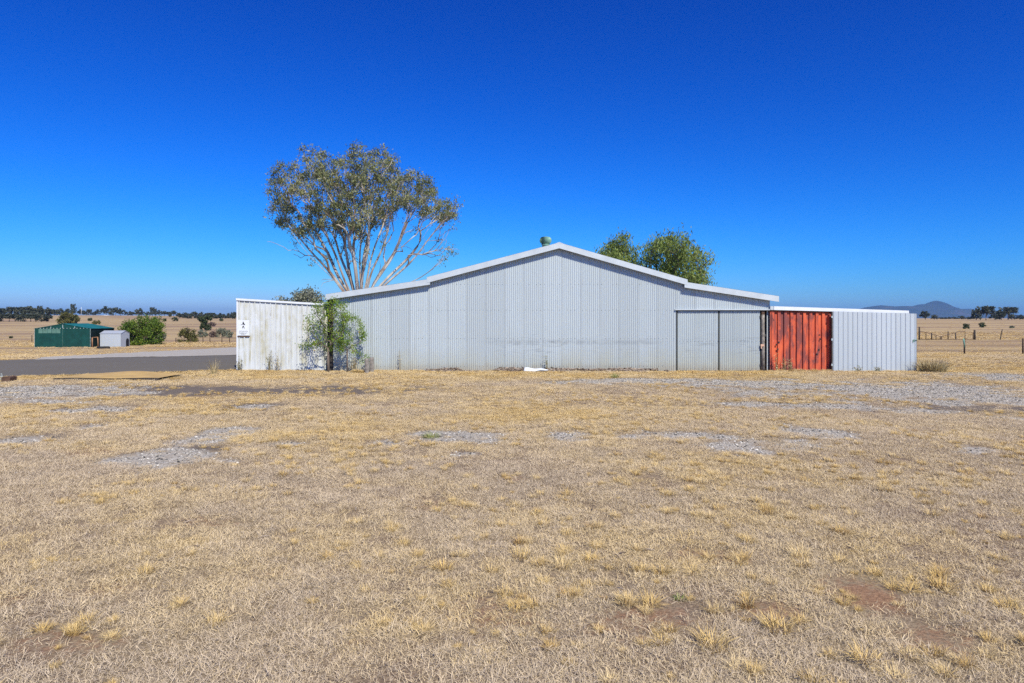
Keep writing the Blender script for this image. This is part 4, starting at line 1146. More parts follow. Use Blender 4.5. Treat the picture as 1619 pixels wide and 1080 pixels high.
for xx, h in ((gxl + 2.1, .30), (gm, .60), (gm + 1.55, .30)): mb.box(xx, xx + .06, -.03, -.004, EH + .02, EH + h * .8)
mb.build('lacing', M['lace'], gsh)

c1 = gp(158.2, 548.7); YH = c1.y; sh_ = FPX / YH
hut = thing('garden_shed', 'small pale grey metal garden shed beside the green shade cloth shed', 'shed', (c1.x, c1.y, c1.z - .05))
hw_, he, hr, hd = (191.2 - 158.2) / sh_, (548.7 - 527) / sh_ + .05, (548.7 - 522.8) / sh_ + .05, 2.0
vs, fs = ribbed(0, hw_, lambda t: he, 0, 0, .19, .07, .018, .012); mb = MB(); mb.add(vs, fs); mb.build('front_wall', M['silver'], hut)
mb = MB(); mb.add([(hw_, 0, 0), (hw_, hd, 0), (hw_, hd, he), (hw_, hd / 2, hr - .03), (hw_, 0, he)], [(0, 1, 2, 3, 4)]); mb.add([(0, 0, 0), (0, hd, 0), (0, hd, he), (0, hd / 2, hr - .03), (0, 0, he)], [(4, 3, 2, 1, 0)]); mb.build('end_wall', M['silver'], hut)
vs, fs = ribbed(0, hw_, lambda t: he, 0, hd, .19, .07, .018, .012); mb = MB(); mb.add(vs, fs); mb.build('back_wall', M['silver'], hut)
for (y0, z0, y1, z1) in ((-.06, he - .02, hd / 2, hr), (hd + .06, he - .02, hd / 2, hr)):
    mb = MB(); v = [(-.05, y0, z0), (hw_ + .05, y0, z0), (hw_ + .05, y1, z1), (-.05, y1, z1)]
    mb.add(v + [(x, y, z - .025) for x, y, z in v], [(0,1,2,3), (7,6,5,4), (0,4,5,1), (1,5,6,2), (2,6,7,3), (3,7,4,0)]); mb.build('roof_sheet', M['zinc_roof'], hut)
mb = MB(); mb.box(hw_ + .004, hw_ + .02, 1.15, 1.85, .02, .85); mb.lathe([(.0, 0), (.35, 0)], 16, (0, 0, 0)) if False else None
mb.add([(hw_ + .021, 1.5 + .35 * math.cos(t), .85 + .3 * math.sin(t)) for t in np.linspace(0, math.pi, 10)], [tuple(range(10))]); mb.build('painted_opening', M['black'], hut)  # black patch on the wall, painting the dark inside of a hole

c2 = gp(163.5, 551.2); mb = MB(); rr = 9.3 * c2.y / FPX
prof = [(rr * .62, .02), (rr * .60, .16), (rr * .7, .24), (rr * .9, .24), (rr, .14), (rr * .97, .0)]
mb.lathe(prof, 28); tag(mb.build('tyre', M['rubber'], None, (c2.x, c2.y, c2.z)), 'low black tyre ring lying flat on dry grass before the garden shed', 'tyre')
c3 = gp(150, 549.5); s3 = FPX / c3.y
fr = thing('timber_trestle', 'brown timber trestle standing between the green shed and the garden shed', 'trestle', tuple(c3))
mb = MB(); mb.tube([(-4/s3, 0, 0), (-4.6/s3, .05, 15.5/s3)], .07, 6); mb.build('post', M['timber_orange'], fr)
mb = MB(); mb.tube([(4.5/s3, .1, 0), (3.8/s3, .1, 16.5/s3)], .06, 6); mb.build('post', M['timber_orange'], fr)
mb = MB(); mb.tube([(-4.8/s3, .05, 15.8/s3), (4/s3, .1, 16.4/s3)], .04, 6); mb.build('crosspiece', M['timber_orange'], fr)

# far homestead roofs in the trees
def far_house(px, pyt, pyb, w, Y, label):
    c = at(px, Y); s = FPX / Y; t = CH + (HY - pyt) / s - c[2]
    h = thing('farm_house', label, 'house', c)
    mb = MB(); mb.box(-w/2/s, w/2/s, -3, 3, 0, t - 1.6); mb.build('wall', M['white_paint'], h)
    mb = MB(); W_ = w/2/s + .6; mb.add([(-W_, -3.6, t - 1.6), (W_, -3.6, t - 1.6), (W_, 3.6, t - 1.6), (-W_, 3.6, t - 1.6), (-W_ * .6, 0, t), (W_ * .6, 0, t)], [(0,1,5,4), (1,2,5), (2,3,4,5), (3,0,4), (3,2,1,0)]); mb.build('roof', M['capping'], h)
far_house(63, 487.8, 492, 9, 560, 'pale farmhouse roof among the trees on the left horizon')
far_house(168, 498.0, 500.5, 8, 600, 'pale low building under the round tree on the left skyline')
c4 = at(128.5, 560)
mb = MB(); mb.tube([(0, 0, -.3), (0, 0, 7.0)], .13, 6); tag(mb.build('pole', M['white_paint'], None, c4), 'thin white pole on the left skyline', 'pole')

# ------------------------------------------------------------------ fences
def post(parent, p, h, r, mat, lean=(0, 0)):
    mb = MB(); mb.tube([(0, 0, -.2), (lean[0] * .5, lean[1] * .5, h * .5), (lean[0], lean[1], h)], [r, r * .95, r * .9], 6)
    return mb.build('post', mat, parent, Vector(p) - parent.location)
def wires(parent, P, zs, r=.006, sag=.03, mat=None):
    for z in zs:
        pts = []
        for a, b in zip(P, P[1:]):
            for i in range(5):
                t = i / 5; q = Vector(a).lerp(Vector(b), t); pts.append(q + Vector((0, 0, z - sag * 4 * t * (1 - t))) - parent.location)
        pts.append(Vector(P[-1]) + Vector((0, 0, z)) - parent.location)
        mb = MB(); mb.tube(pts, r, 3, False); mb.build('wire', mat or M['post_rust'], parent)
pa, pb = gp(1524.8, 560.8), gp(1617.3, 560.3)
hh = 25.5 * pa.y / FPX
fence = thing('wire_fence', 'wire fence with steel posts in the right paddock nearer than the sagging rail', 'fence', tuple(pa))
post(fence, pa, hh, .05, M['post_rust']); post(fence, pb, hh, .05, M['post_rust'])
p_r = pb + (pb - pa); post(fence, p_r, hh, .045, M['post_rust'])
mb = MB(); mb.tube([Vector((-.02, -.06, hh * .45)), Vector((-.13, -.1, hh * 1.0))], .045, 5); mb.build('stake', M['vent_green'], fence)
p_l = Vector(gp(1440, 560.8))
wires(fence, [p_l, pa, pb, p_r], (.3, .6, .9), .005)
fb_ = gp(1453.5, 537.2)
fence2 = thing('rail_fence', 'old sagging rail fence with uneven posts in the right paddock', 'fence', tuple(fb_))
sf = FPX / fb_.y; pl = []
for px, t0, lean, r in [(1453.5, 517, 0, .10), (1464, 526, 0, .05), (1473, 526.5, 0, .08), (1480, 529.5, 0, .05), (1486.5, 532, 0, .05), (1488.5, 532, 0, .05), (1499, 524, 0, .06), (1511.5, 526, -.1, .07), (1525.7, 524, 0, .04), (1538.6, 526, 0, .05), (1541.4, 522, -.05, .12), (1581, 521, .32, .06)]:
    p = Vector(((px - CX) / FPX * fb_.y, fb_.y, float(zt((px - CX) / FPX * fb_.y, fb_.y)))); pl.append(p)
    post(fence2, p, (537.5 - t0) / sf, r, M['timber_dark'] if r > .05 else M['post_rust'], (lean, 0))
def fpt(px, py): return Vector(((px - CX) / FPX * fb_.y, fb_.y, CH - (py - HY) / FPX * fb_.y)) - fence2.location
for pts in ([(1454, 523.5), (1464, 525.8), (1473, 528), (1480, 530), (1487, 532.5)], [(1487, 532.5), (1495, 530), (1503, 528.2), (1509, 527.3), (1511.5, 529)], [(1512, 525), (1518, 524.2), (1525.7, 524.2)], [(1453.5, 536.6), (1541, 537)]):
    mb = MB(); mb.tube([fpt(*p) for p in pts], .035, 5); mb.build('rail', M['rail_dark'], fence2)
pl2 = [Vector(((px - CX) / FPX * fb_.y, fb_.y, float(zt((px - CX) / FPX * fb_.y, fb_.y)))) for px in (1541.4, 1581, 1640)]
wires(fence2, pl2, (.3, .6, .9), .008)
# left paddock fence
lf0 = gp(277, 542); fence3 = thing('wire_fence', 'wire fence with thin posts running behind the shrubs in the left paddock', 'fence', tuple(lf0))
pp = []
for px in (-20, 49, 277, 300, 320, 331, 350, 362, 376):
    p = Vector(((px - CX) / FPX * lf0.y, lf0.y + .2, 0)); p.z = float(zt(p.x, p.y)); pp.append(p)
    post(fence3, p, (542 - 534) / FPX * lf0.y * (1.5 if px == 49 else 1), .06, M['post_rust'])
wires(fence3, pp[2:], (.25, .5, .7), .012); wires(fence3, pp[:2], (.3, .6), .01)

# ------------------------------------------------------------------ small things in the yard
# two weathered stumps by the wall
for (px0, px1, pt, pb_, Y, lab) in ((576.5, 583.5, 567.5, 591.5, 26.0, 'darker weathered timber stump standing left of its twin by the corrugated wall'), (584, 591, 565, 588.5, 26.5, 'paler weathered timber stump standing right of its twin by the corrugated wall')):
    c = at((px0 + px1) / 2, Y); w = (px1 - px0) / FPX * Y / 2; h = CH - (pt - HY) / FPX * Y - c[2]
    mb = MB(); n = 10; ring = [(w * (1 + .12 * math.sin(3 * a)) * math.cos(a), w * .9 * (1 + .1 * math.cos(2 * a)) * math.sin(a)) for a in np.linspace(0, 2 * math.pi, n, endpoint=False)]
    vs = [(x * k, y * k, z) for z, k in ((-.1, 1.08), (h * .4, 1.0), (h * .85, .97)) for x, y in ring] + [(x * .93, y * .93, h + random.uniform(-.03, .02)) for x, y in ring]
    mb.add(vs, [(i*n + k, i*n + (k+1) % n, (i+1)*n + (k+1) % n, (i+1)*n + k) for i in range(3) for k in range(n)] + [tuple(3*n + k for k in range(n))])
    tag(mb.build('timber_stump', M['timber'], None, c), lab, 'stump')
# scrap of white sheet metal
c = at(845, 26.9); Yc = 26.9
def lp(px, py, dy=0): return ((px - 845) / FPX * Yc, dy, CH - (py - HY) / FPX * Yc - c[2])
scrap = MB(); nu, nv = 14, 9; vs = []
for j in range(nv):
    for i in range(nu):
        u, v = i / (nu - 1), j / (nv - 1)          # half rolled, tapering to the right, edges uneven
        th = R(-25 + 200 * v); r = .125 * (1 - u) ** .8 + .022 + .008 * math.sin(7 * u + 3 * v)
        vs.append((-.45 + .93 * u + .05 * math.sin(3 * v), -.2 - r * 1.25 * math.cos(th) - .05 * u, .035 + r * .85 * math.sin(th) + .03 * u + .012 * math.sin(11 * u)))
fs = [(j*nu+i, j*nu+i+1, (j+1)*nu+i+1, (j+1)*nu+i) for j in range(nv-1) for i in range(nu-1)]
scrap.add(vs, fs, True); so_ = scrap.build('metal_sheet', M['white_paint'], None, c)
sd = so_.modifiers.new('s', 'SOLIDIFY'); sd.thickness = .006
tag(so_, 'crumpled white metal sheet lying at the foot of the corrugated wall', 'metal sheet')
# low ochre cover lying beside the road
c = gp(175, 600); so = FPX / c.y
cover = thing('ground_cover_sheet', 'low ochre domed sheet on a dark frame lying beside the asphalt', 'sheet', tuple(c))
mb = MB(); vs = []; nu, nv = 21, 8
def hgt(u, v): return 0.07 + .12 * math.exp(-((u - .52) / .27) ** 2) * (v ** .7) + .01 * math.sin(9 * u)
for j in range(nv):
    for i in range(nu):
        u, v = i / (nu - 1), j / (nv - 1)
        vs.append((-83 / so + 165 / so * u, -.25 + 1.7 * v, hgt(u, v)))
mb.add(vs, [(j*nu+i, j*nu+i+1, (j+1)*nu+i+1, (j+1)*nu+i) for j in range(nv-1) for i in range(nu-1)], True); mb.build('sheet', M['ochre'], cover)
mb = MB()
for i in range(nu - 1):
    u0, u1 = i / (nu - 1), (i + 1) / (nu - 1); x0 = -83/so + 165/so*u0; x1 = -83/so + 165/so*u1
    mb.add([(x0, -.255, -.06), (x1, -.255, -.06), (x1, -.255, hgt(u1, 0) - .006), (x0, -.255, hgt(u0, 0) - .006), (x0, -.20, -.06), (x1, -.20, -.06), (x1, -.20, hgt(u1, 0) - .006), (x0, -.20, hgt(u0, 0) - .006)], [(0,1,2,3), (7,6,5,4), (3,2,6,7)])
mb.build('edge_frame', M['timber_dark'], cover)
# rusty lump with wire at the left edge
c = gp(12, 603); so = FPX / c.y
jk = thing('scrap_block', 'rusty block with tangled wire at the left edge beside the asphalt', 'scrap', tuple(c))
mb = MB(); mb.prism([(-.12, -.05), (.14, -.05), (.17, .14), (.1, .18), (-.12, .15)], -.12, .2); mb.build('block', M['rail_dark'], jk)
mb = MB()
for k in range(5): 
    a = random.uniform(0, 6); mb.tube([(-.1 - .06 * k, .02 * k, .02), (-.2 - .07 * k, .1 * math.sin(a), .2 + .05 * math.sin(a)), (-.35 - .08 * k, .1 * math.cos(a), .08 + .04 * k), (-.6 - .03 * k, 0, .02)], .012, 4)
mb.build('wire', M['lace'], jk)

# ------------------------------------------------------------------ grass, stones, litter (countless: one object each)
def blades(name, n, rad, lmin, lmax, amin, amax, w, seed, segs=2, out=0.0, bend=.5):
    """a clump of curved blades; angle from the ground amin..amax degrees; 'out' turns blades away from the middle"""
    rs = np.random.default_rng(seed)
    a = rs.uniform(0, 2 * math.pi, n); r = rad * np.sqrt(rs.uniform(0, 1, n))
    base = np.stack([r * np.cos(a), r * np.sin(a), np.full(n, -.008)], 1)
    d = np.where(rs.uniform(0, 1, n) < out, a + rs.normal(0, .5, n), rs.uniform(0, 2 * math.pi, n))
    el = np.radians(rs.uniform(amin, amax, n)); L = rs.uniform(lmin, lmax, n); ww = w * rs.uniform(.6, 1.3, n)
    hor = np.stack([np.cos(d), np.sin(d), np.zeros(n)], 1); side = np.stack([-np.sin(d), np.cos(d), np.zeros(n)], 1)
    tw = rs.uniform(-.6, .6, n); 
    V = []; p = base.copy()
    ang = el.copy(); pts = [p]
    for k in range(segs):
        p = p + (hor * np.cos(ang)[:, None] + np.array((0, 0, 1)) * np.sin(ang)[:, None]) * (L / segs)[:, None]
        p[:, 2] = np.maximum(p[:, 2], .004); pts.append(p); ang = ang - bend * rs.uniform(.2, 1.6, n)
    tmp = side * np.cos(tw)[:, None] + np.array((0, 0, 1)) * np.sin(tw)[:, None]
    cols = []
    for k in range(segs): cols += [pts[k] - tmp * (ww * .5 * (1 - .25 * k))[:, None], pts[k] + tmp * (ww * .5 * (1 - .25 * k))[:, None]]
    cols.append(pts[segs]); m = len(cols)
    V = np.stack(cols, 1).reshape(-1, 3); o = np.arange(n) * m; F = []
    for k in range(segs - 1):
        F += [np.stack([o + 2*k, o + 2*k + 1, o + 2*k + 3], 1), np.stack([o + 2*k, o + 2*k + 3, o + 2*k + 2], 1)]
    F.append(np.stack([o + 2*segs - 2, o + 2*segs - 1, o + 2*segs], 1))
    t = rs.uniform(0, 1, n)
    return np_mesh(name, V, np.concatenate(F), np.tile(t, len(F)))

def scatter(name, protos, mat, P, rot, scl, idx, tint=None, parent=None):
    """instances of small meshes on given points"""
    col = bpy.data.collections.new(name + '_forms')
    for i, me in enumerate(protos):
        if len(me.materials) == 0: me.materials.append(mat)
        o = bpy.data.objects.new('%s_form_%02d' % (name, i), me); col.objects.link(o)
    me = bpy.data.meshes.new(name); n = len(P)
    me.vertices.add(n); me.vertices.foreach_set('co', np.ascontiguousarray(P, dtype=np.float32).ravel())
    for nm, typ, arr, key in (('rot', 'FLOAT_VECTOR', rot, 'vector'), ('scl', 'FLOAT_VECTOR', scl, 'vector'), ('idx', 'INT', idx, 'value'), ('tint', 'FLOAT', tint if tint is not None else np.zeros(n), 'value')):
        at_ = me.attributes.new(nm, typ, 'POINT'); at_.data.foreach_set(key, np.ascontiguousarray(arr, dtype=np.int32 if typ == 'INT' else np.float32).ravel())
    me.materials.append(mat)
    o = bpy.data.objects.new(name, me); C.objects.link(o)
    ng = bpy.data.node_groups.new(name, 'GeometryNodeTree')
    ng.interface.new_socket('Geometry', in_out='INPUT', socket_type='NodeSocketGeometry'); ng.interface.new_socket('Geometry', in_out='OUTPUT', socket_type='NodeSocketGeometry')
    N = ng.nodes; gi = N.new('NodeGroupInput'); go = N.new('NodeGroupOutput')
    ci = N.new('GeometryNodeCollectionInfo'); ci.inputs['Collection'].default_value = col; ci.inputs['Separate Children'].default_value = True; ci.inputs['Reset Children'].default_value = True
    ip = N.new('GeometryNodeInstanceOnPoints'); ip.inputs['Pick Instance'].default_value = True
    def na(nm, typ):
        a = N.new('GeometryNodeInputNamedAttribute'); a.data_type = typ; a.inputs['Name'].default_value = nm; return a.outputs['Attribute']
    L = ng.links
    L.new(gi.outputs[0], ip.inputs['Points']); L.new(ci.outputs[0], ip.inputs['Instance']); L.new(na('idx', 'INT'), ip.inputs['Instance Index'])
    e2r = N.new('FunctionNodeEulerToRotation'); L.new(na('rot', 'FLOAT_VECTOR'), e2r.inputs[0]); L.new(e2r.outputs[0], ip.inputs['Rotation']); L.new(na('scl', 'FLOAT_VECTOR'), ip.inputs['Scale'])
    L.new(ip.outputs[0], go.inputs[0])
    md = o.modifiers.new('scatter', 'NODES'); md.node_group = ng
    o['kind'] = 'stuff'
    return o

RN = n0, n1
def on_road(x, y):
    """asphalt and crushed rock track"""
    def side(p, q): return (q[0] - p[0]) * (y - p[1]) - (q[1] - p[1]) * (x - p[0])
    a = side((n0.x, n0.y), (n1.x, n1.y)) > 0
    b = side((r0.x - (r1.x - r0.x), r0.y - (r1.y - r0.y)), (r1.x, r1.y)) < 0
    b2 = side((f0.x, f0.y), (f1.x, f1.y)) < 0
    w = (vnoise(x, y, .7, 8) - .5) * .5
    b3 = side((f0.x - 30, f0.y - 31), (f1.x, f1.y)) < 0
    return a & (b | b2) & (x < -9)
def in_building(x, y):
    m = (x > XL - .05) & (x < XR + .05) & (y > YW - .02) & (y < YB + .1)
    m |= (x > AX0 - .05) & (x < AX1 + .3) & (y > YW - .02) & (y < AYB)
    m |= (x > RX0) & (x < RX1) & (y > RY - .03) & (y < RYB)
    return m

# samples over the yard, thinning with distance
def sample(n, y0, y1, pad=2.5, power=1.0):
    y = y0 + (y1 - y0) * rng.uniform(0, 1, n * 2) ** power
    x = rng.uniform(-1, 1, n * 2) * (y1 * .76 + pad)
    k = np.abs(x) < y * .76 + pad
    return x[k], y[k]
mats_ = [blades('mat', 84, .15, .035, .095, 3, 50, .0031, 400 + i, 2, .25, .55) for i in range(7)]
short = [blades('short', 58, .12, .03, .07, 12, 70, .0034, 450 + i, 2, .25, .5) for i in range(5)]
tufts = [blades('tuft', 140, .06, .05, .145, 38, 88, .0040, 500 + i, 3, .85, .28) for i in range(6)]
XX, YY = [], []
for n, y0, y1, p in ((15000, 2.2, 8, 1), (34000, 8, 16, 1), (42000, 16, 29, 1), (16000, 29, 48, 1)):
    x, y = sample(n, y0, y1, 2.5, p); XX.append(x); YY.append(y)
x = np.concatenate(XX); y = np.concatenate(YY)
gv = mask_val(GRAVEL, x, y, 11); dk = mask_val(DARK, x, y, 21); rd = mask_val(REDE, x, y, 31)
cover = vnoise(x, y, .45, 61) * .5 + vnoise(x, y, 1.7, 62) * .5
u = rng.uniform(0, 1, len(x))
gv = gv * np.clip(.25 + 1.5 * vnoise(x, y, .28, 65), 0, 1.2)
keep = (u > gv * 1.3 - .12) & (u > dk * .8) & (u > rd * .85) & (u < .22 + cover * 1.05) & ~on_road(x, y) & ~in_building(x, y)
base_clear = (y > 26.6) & (y < 27.3) & (x > wx(690)) & (x < wx(1030)); keep &= ~(base_clear & (u > .15))
x, y, gv, dk, rd = x[keep], y[keep], gv[keep], dk[keep], rd[keep]
n = len(x)
ylw = sstep(9, 17, y) * .22 + (vnoise(x, y, 3.1, 71) - .5) * .40 + (vnoise(x, y, .8, 72) - .5) * .34
tint = np.clip(.34 + ylw + rng.normal(0, .10, n) + rd * .25, 0.0, 1.0)
tint = np.where(y > 23.5, np.clip(tint + .12, 0, 1), tint)
s = rng.uniform(.6, 1.2, n) * (1 + sstep(14, 30, y) * .35 + sstep(29, 45, y) * .7) * (1 - .35 * np.clip(gv + dk, 0, 1))
low_ = rng.uniform(0, 1, n) < .45
idx = np.where(low_, rng.integers(0, 7, n), 7 + rng.integers(0, 5, n))
rot = np.stack([rng.normal(0, .09, n), rng.normal(0, .09, n), rng.uniform(0, 6.283, n)], 1)
scl = np.stack([s, s, s * rng.uniform(.65, 1.15, n)], 1)
P = np.stack([x, y, zt(x, y)], 1)
g_ = scatter('dry_grass', mats_ + short, M['grass'], P, rot, scl, idx, tint); tag(g_, 'matted dead straw coloured grass covering the yard', 'grass')

# golden tussocks
tx, ty, ts = [], [], []
for px, py, q in [(890, 897, 1.1), (825, 882, 1.2), (1130, 968, .9), (1228, 995, 1.25), (1128, 1024, 1.3), (1368, 1045, 1.1), (1330, 842, 1.2), (1490, 930, 1.2), (1265, 882, 1.1), (1095, 907, .9), (700, 900, 1.0), (640, 862, .9), (935, 887, .8), (990, 955, 1.0),
                  (1045, 907, .9), (765, 850, .8), (1180, 958, 1.0), (1350, 757, .9), (600, 704, .8), (570, 710, .8), (627, 700, .7), (455, 782, .8), (1590, 960, 1.1), (1580, 885, .9), (1440, 935, .9), (1250, 820, .9), (1300, 830, .9), (1215, 805, .9), (1105, 735, .7), (1440, 690, .8),
                  (1060, 782, .8), (1055, 810, .8), (1270, 895, 1.0), (1475, 815, .9), (1350, 815, .9), (1450, 640, .8), (860, 830, .8), (815, 800, .7), (1010, 870, .8), (1560, 760, .8), (670, 1000, .8), (430, 770, .7), (405, 775, .7)]:
    p = gp(px, py); tx.append(p.x); ty.append(p.y); ts.append(q)
ts = [q_ * 1.08 for q_ in ts]
xr, yr = sample(9000, 3.2, 24, 1.0, .9)
ok = (vnoise(xr, yr, 1.6, 91) * .6 + vnoise(xr, yr, .5, 92) * .4 + .10 * sstep(-2, 4, xr) > .565) & (mask_val(GRAVEL, xr, yr, 11) < .4) & (rng.uniform(0, 1, len(xr)) < .6)
tx = np.concatenate([tx, xr[ok]]); ty = np.concatenate([ty, yr[ok]]); ts = np.concatenate([ts, rng.uniform(.3, 1.0, ok.sum())])
# along the walls, the road edge and the track
for px0, px1, Y, cnt_, a, b in ((375, 520, YW - .12, 45, .4, 1.0), (530, 690, YW - .15, 50, .4, .9), (1225, 1316, YW - .12, 40, .6, 1.6), (1320, 1450, YW - .6, 55, .5, 1.1), (1070, 1215, YW - .15, 40, .3, .6), (560, 580, 26.4, 26, 1.0, 1.9)):
    px = rng.uniform(px0, px1, cnt_); yy = Y - rng.uniform(0, .35, cnt_); tx = np.concatenate([tx, (px - CX) / FPX * yy]); ty = np.concatenate([ty, yy]); ts = np.concatenate([ts, rng.uniform(a, b, cnt_)])
q = rng.uniform(-.8, 1, 420); ox = n0.x + (n1.x - n0.x) * q; oy = n0.y + (n1.y - n0.y) * q - np.abs(rng.normal(0, .35, 420)) - .03
tx = np.concatenate([tx, ox]); ty = np.concatenate([ty, oy]); ts = np.concatenate([ts, rng.uniform(.4, 1.1, 420)])
n = len(tx); tint = np.clip(rng.normal(.82, .08, n), 0, .95)
scl = np.stack([ts * 1.05, ts * 1.05, ts * rng.uniform(.5, .85, n)], 1)
P = np.stack([tx, ty, zt(tx, ty) + .005], 1)
g_ = scatter('golden_tussock', tufts, M['grass'], P, np.stack([rng.normal(0, .1, n), rng.normal(0, .1, n), rng.uniform(0, 6.28, n)], 1), scl, rng.integers(0, 6, n), tint); tag(g_, 'golden tussocks of dry grass dotted over the yard', 'grass')

# longer golden grass in the paddocks either side
fx, fy, fs_ = [], [], []
def fpatch(px0, px1, py0, py1, cnt_, a, b):
    for _ in range(cnt_):
        p = gp(random.uniform(px0, px1), random.uniform(py0, py1)); fx.append(p.x); fy.append(p.y); fs_.append(random.uniform(a, b))
fpatch(-20, 60, 538, 549, 220, 1.8, 3.6); fpatch(228, 376, 541, 549, 560, 1.4, 3.2); fpatch(54, 230, 548.5, 551.5, 220, 1.0, 2.2); fpatch(-20, 300, 552, 566, 900, .8, 1.5); fpatch(1448, 1640, 525, 537, 700, 1.8, 3.8); fpatch(1500, 1640, 565, 585, 300, .7, 1.4); fpatch(1448, 1640, 538, 560, 700, .6, 1.2)
fpatch(-20, 376, 508, 535, 200, 1.5, 3.5); fpatch(1448, 1640, 508, 523, 120, 2, 4)
fx, fy, fs_ = map(np.array, (fx, fy, fs_)); ok = ~on_road(fx, fy) & ~in_building(fx, fy); fx, fy, fs_ = fx[ok], fy[ok], fs_[ok]; n = len(fx)
g_ = scatter('paddock_grass', tufts, M['grass'], np.stack([fx, fy, zt(fx, fy)], 1), np.stack([np.zeros(n), np.zeros(n), rng.uniform(0, 6.28, n)], 1), np.stack([fs_ * 1.3, fs_ * 1.3, fs_ * .7], 1), rng.integers(0, 6, n), np.clip(rng.normal(.66, .12, n), 0, 1)); tag(g_, 'longer golden grass standing in the paddocks', 'grass')

# crushed rock lying loose in the bare patches
def rock(seed):
    rs = np.random.default_rng(seed)
    mb = MB(); vs = [(math.cos(a) * r * rs.uniform(.7, 1.2), math.sin(a) * r * rs.uniform(.7, 1.2), z + rs.uniform(-.15, .15)) for z, r in ((-.3, .8), (.25, .75)) for a in (0, 1.25, 2.5, 3.8, 5.0)]
    mb.add(vs + [(0, 0, .62)], [(k, (k+1) % 5, 5 + (k+1) % 5, 5 + k) for k in range(5)] + [(5 + k, 5 + (k+1) % 5, 10) for k in range(5)]); return mb.mesh('stone')
x, y = sample(130000, 8, 29, 2.5, .8)
gv = mask_val(GRAVEL, x, y, 11); ok = (rng.uniform(0, 1, len(x)) < gv * 1.1 - .12) | (rng.uniform(0, 1, len(x)) < .004); ok &= ~on_road(x, y) & ~in_building(x, y)
x, y = x[ok], y[ok]; n = len(x); s = .008 + .015 * rng.uniform(0, 1, n) ** 2.2 + .010 * (rng.uniform(0, 1, n) > .96)
g_ = scatter('loose_gravel', [rock(600 + i) for i in range(5)], M['stone'], np.stack([x, y, zt(x, y) + s * .2], 1), np.stack([rng.normal(0, .3, n), rng.normal(0, .3, n), rng.uniform(0, 6.28, n)], 1), np.stack([s * 1.2, s * 1.2, s * .8], 1), rng.integers(0, 5, n)); tag(g_, 'loose blue grey crushed rock in the bare patches', 'gravel')

# bark litter and twigs along the foot of the wall
def chip(seed):
    rs = np.random.default_rng(seed); mb = MB(); L = 1.0
    mb.tube([(-.5, 0, 0), (0, rs.uniform(-.15, .15), .06), (.5, rs.uniform(-.1, .1), 0)], [.07, .10, .05], 4); return mb.mesh('chip')
n = 2600; px = rng.uniform(675, 1055, n); yy = YW - .03 - np.abs(rng.normal(0, .26, n)); xx = (px - CX) / FPX * YW
m_ = vnoise(xx, yy * 3, .9, 44); hgt_ = .11 * np.exp(-((YW - yy) / .35) ** 2) * (.35 + .9 * vnoise(xx, yy * 0, 1.1, 45))
zz = zt(xx, yy) + hgt_ * rng.uniform(.2, 1, n); ok = m_ > .38
xx, yy, zz = xx[ok], yy[ok], zz[ok]; n = len(xx); s = rng.uniform(.07, .24, n)
g_ = scatter('bark_litter', [chip(700 + i) for i in range(4)], M['chip'], np.stack([xx, yy, zz], 1), np.stack([rng.normal(0, .25, n), rng.normal(0, .25, n), rng.uniform(0, 6.28, n)], 1), np.stack([s, s, s], 1), rng.integers(0, 4, n)); tag(g_, 'dark bark and twig litter heaped along the foot of the wall', 'litter')
n = 900; px = rng.uniform(0, 1619, n); x, y = sample(900, 5, 26); n = len(x); s = rng.uniform(.03, .10, n)
g_ = scatter('twig_litter', [chip(720 + i) for i in range(4)], M['chip'], np.stack([x, y, zt(x, y) + .02], 1), np.stack([rng.normal(0, .15, n), rng.normal(0, .15, n), rng.uniform(0, 6.28, n)], 1), np.stack([s, s * .6, s * .6], 1), rng.integers(0, 4, n)); tag(g_, 'scattered twigs and dark crumbs among the grass', 'litter')

# ------------------------------------------------------------------ single weeds
def weed(name, label, px, py, w, h, n, mat, seed, amin=30, amax=85, bw=.008, Y=None, cat='weed'):
    p = gp(px, py) if Y is None else Vector(at(px, Y)); s = FPX / p.y
    me = blades('foliage', n, w / s * .28, h / s * .55, h / s * 1.1, amin, amax, bw, seed, 3, .9, .25)
    o = thing(name, label, cat, tuple(p)); link('foliage', me, mat, o); return o
weed('weed', 'low green weed growing on the pale gravel patch mid yard', 682, 692, 42, 15, 150, M['weed'], 801, 15, 75)
weed('weed', 'yellow green tussock by the gravel before the corrugated wall', 972, 597.5, 20, 12, 130, M['weed'], 802, 30, 88)
weed('weed', 'tiny dark green weed in the near grass right of centre', 1075, 948, 26, 14, 70, M['weed'], 803, 15, 70, .006)
weed('weed', 'bright green weed at the road edge by the ochre sheet', 240, 594.5, 20, 9, 110, M['weed'], 804, 25, 85)
weed('dry_grass_clump', 'tall pale dry grass clump standing before the asphalt', 338, 592, 17, 29, 70, M['dryweed'], 805, 66, 89, .012)
q = bush_at(1450, 1500, 566, 588.5)
weed('golden_bush', 'golden dry grassy bush right of the silver panel', 1475, 588.5, 62, 26, 760, M['dryweed'], 806, 32, 85, .016, None, 'bush')
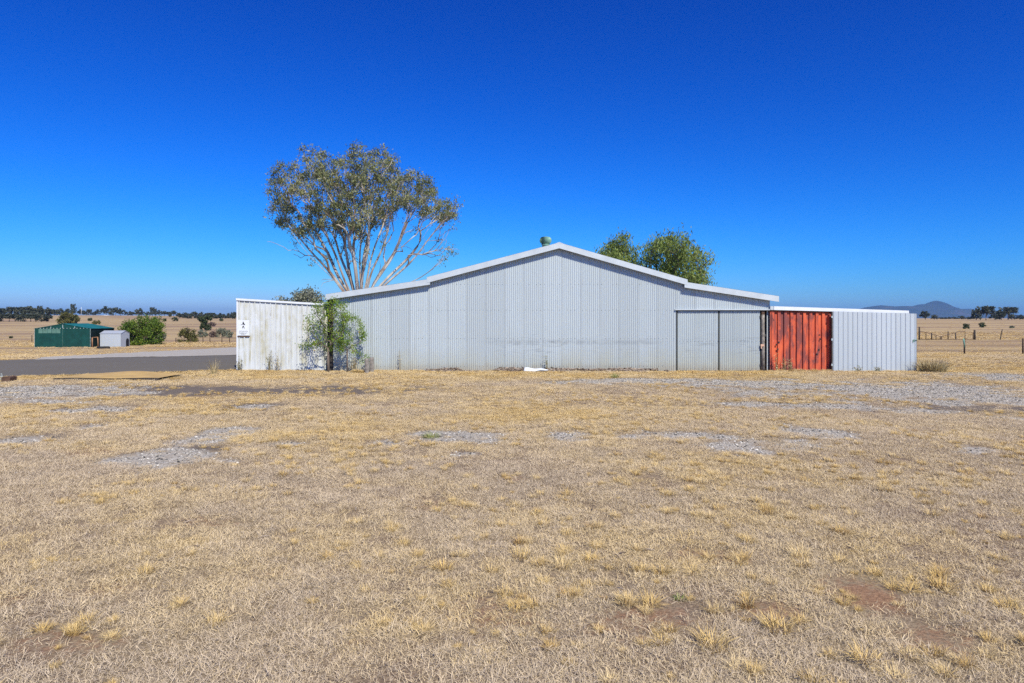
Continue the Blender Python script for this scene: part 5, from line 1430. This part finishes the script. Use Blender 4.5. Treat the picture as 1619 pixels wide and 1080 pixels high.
def stalky(label, px, Y, h, n, seed, mat='dryweed_green'):
    rs = np.random.default_rng(seed); p = Vector(at(px, Y)); H = h / FPX * Y
    o = thing('stalky_weed', label, 'weed', tuple(p)); mb = MB(); P = []
    for k in range(n):
        a = rs.uniform(0, 6.28); t = rs.uniform(.02, .14); hh_ = H * rs.uniform(.55, 1); b_ = (rs.normal(0, .05), rs.normal(0, .04), 0)
        top = (b_[0] + t * math.cos(a), b_[1] + t * math.sin(a) * .5, hh_); mb.tube([b_, ((b_[0] + top[0]) / 2 * .9, top[1] / 2, hh_ / 2), top], [.008, .006, .003], 3, False)
        for _ in range(16): u = rs.uniform(.15, 1); P.append((b_[0] + (top[0] - b_[0]) * u + rs.normal(0, .035), b_[1] + (top[1] - b_[1]) * u + rs.normal(0, .03), hh_ * u))
    mb.build('stalk', M['dryweed'], o); link('leaf_cluster', leaves('leaf_cluster', np.array(P), .055, .024, -.1, None, rs), M[mat], o)
stalky('straggly weed against the bottom left corner of the white lean-to', 379, 27.05, 26, 7, 811)
stalky('tall straggly weed halfway along the white lean-to wall', 426.5, 27.05, 36, 8, 812)
stalky('thin dry weed right beside the tall weed on the white lean-to wall', 438.5, 27.0, 30, 6, 813, 'dryweed')
stalky('lone dry stalk against the corrugated wall right of the stumps', 634.5, 27.1, 40, 2, 814, 'dryweed')
stalky('dry weed beside the crumpled white sheet', 862.5, 27.1, 27, 4, 815)
for i, (px, hh_) in enumerate(((1228, 30), (1241, 24), (1250, 20))):
    stalky(['tall dry weed at the left end of the red container', 'middle dry weed before the red container', 'shorter dry weed before the red container, right of the others'][i], px, 27.05, hh_, 6, 820 + i, 'dryweed')
stalky('small green weed at the left foot of the silver panel', 1358.5, 26.75, 12, 6, 830); stalky('small green weed at the middle foot of the silver panel', 1388, 26.75, 9, 6, 831)
stalky('bushy dry weed right of the saplings beside the timber stumps', 560, 26.7, 24, 12, 832, 'dryweed')

# ------------------------------------------------------------------ the air between here and the mountains
mb = MB(); mb.box(-14500, 14500, -90, 17500, -12, 236)
hz = mb.build('haze', None); hm = bpy.data.materials.new('haze'); hm.use_nodes = True; hz.data.materials.append(hm)
hm.node_tree.nodes.clear(); hv = hm.node_tree.nodes.new('ShaderNodeVolumePrincipled'); ho = hm.node_tree.nodes.new('ShaderNodeOutputMaterial')
hv.inputs['Color'].default_value = (.32, .60, 1.0, 1); hv.inputs['Density'].default_value = 7.5e-5; hv.inputs['Anisotropy'].default_value = 0.0
hm.node_tree.links.new(hv.outputs[0], ho.inputs['Volume']); hz['kind'] = 'stuff'
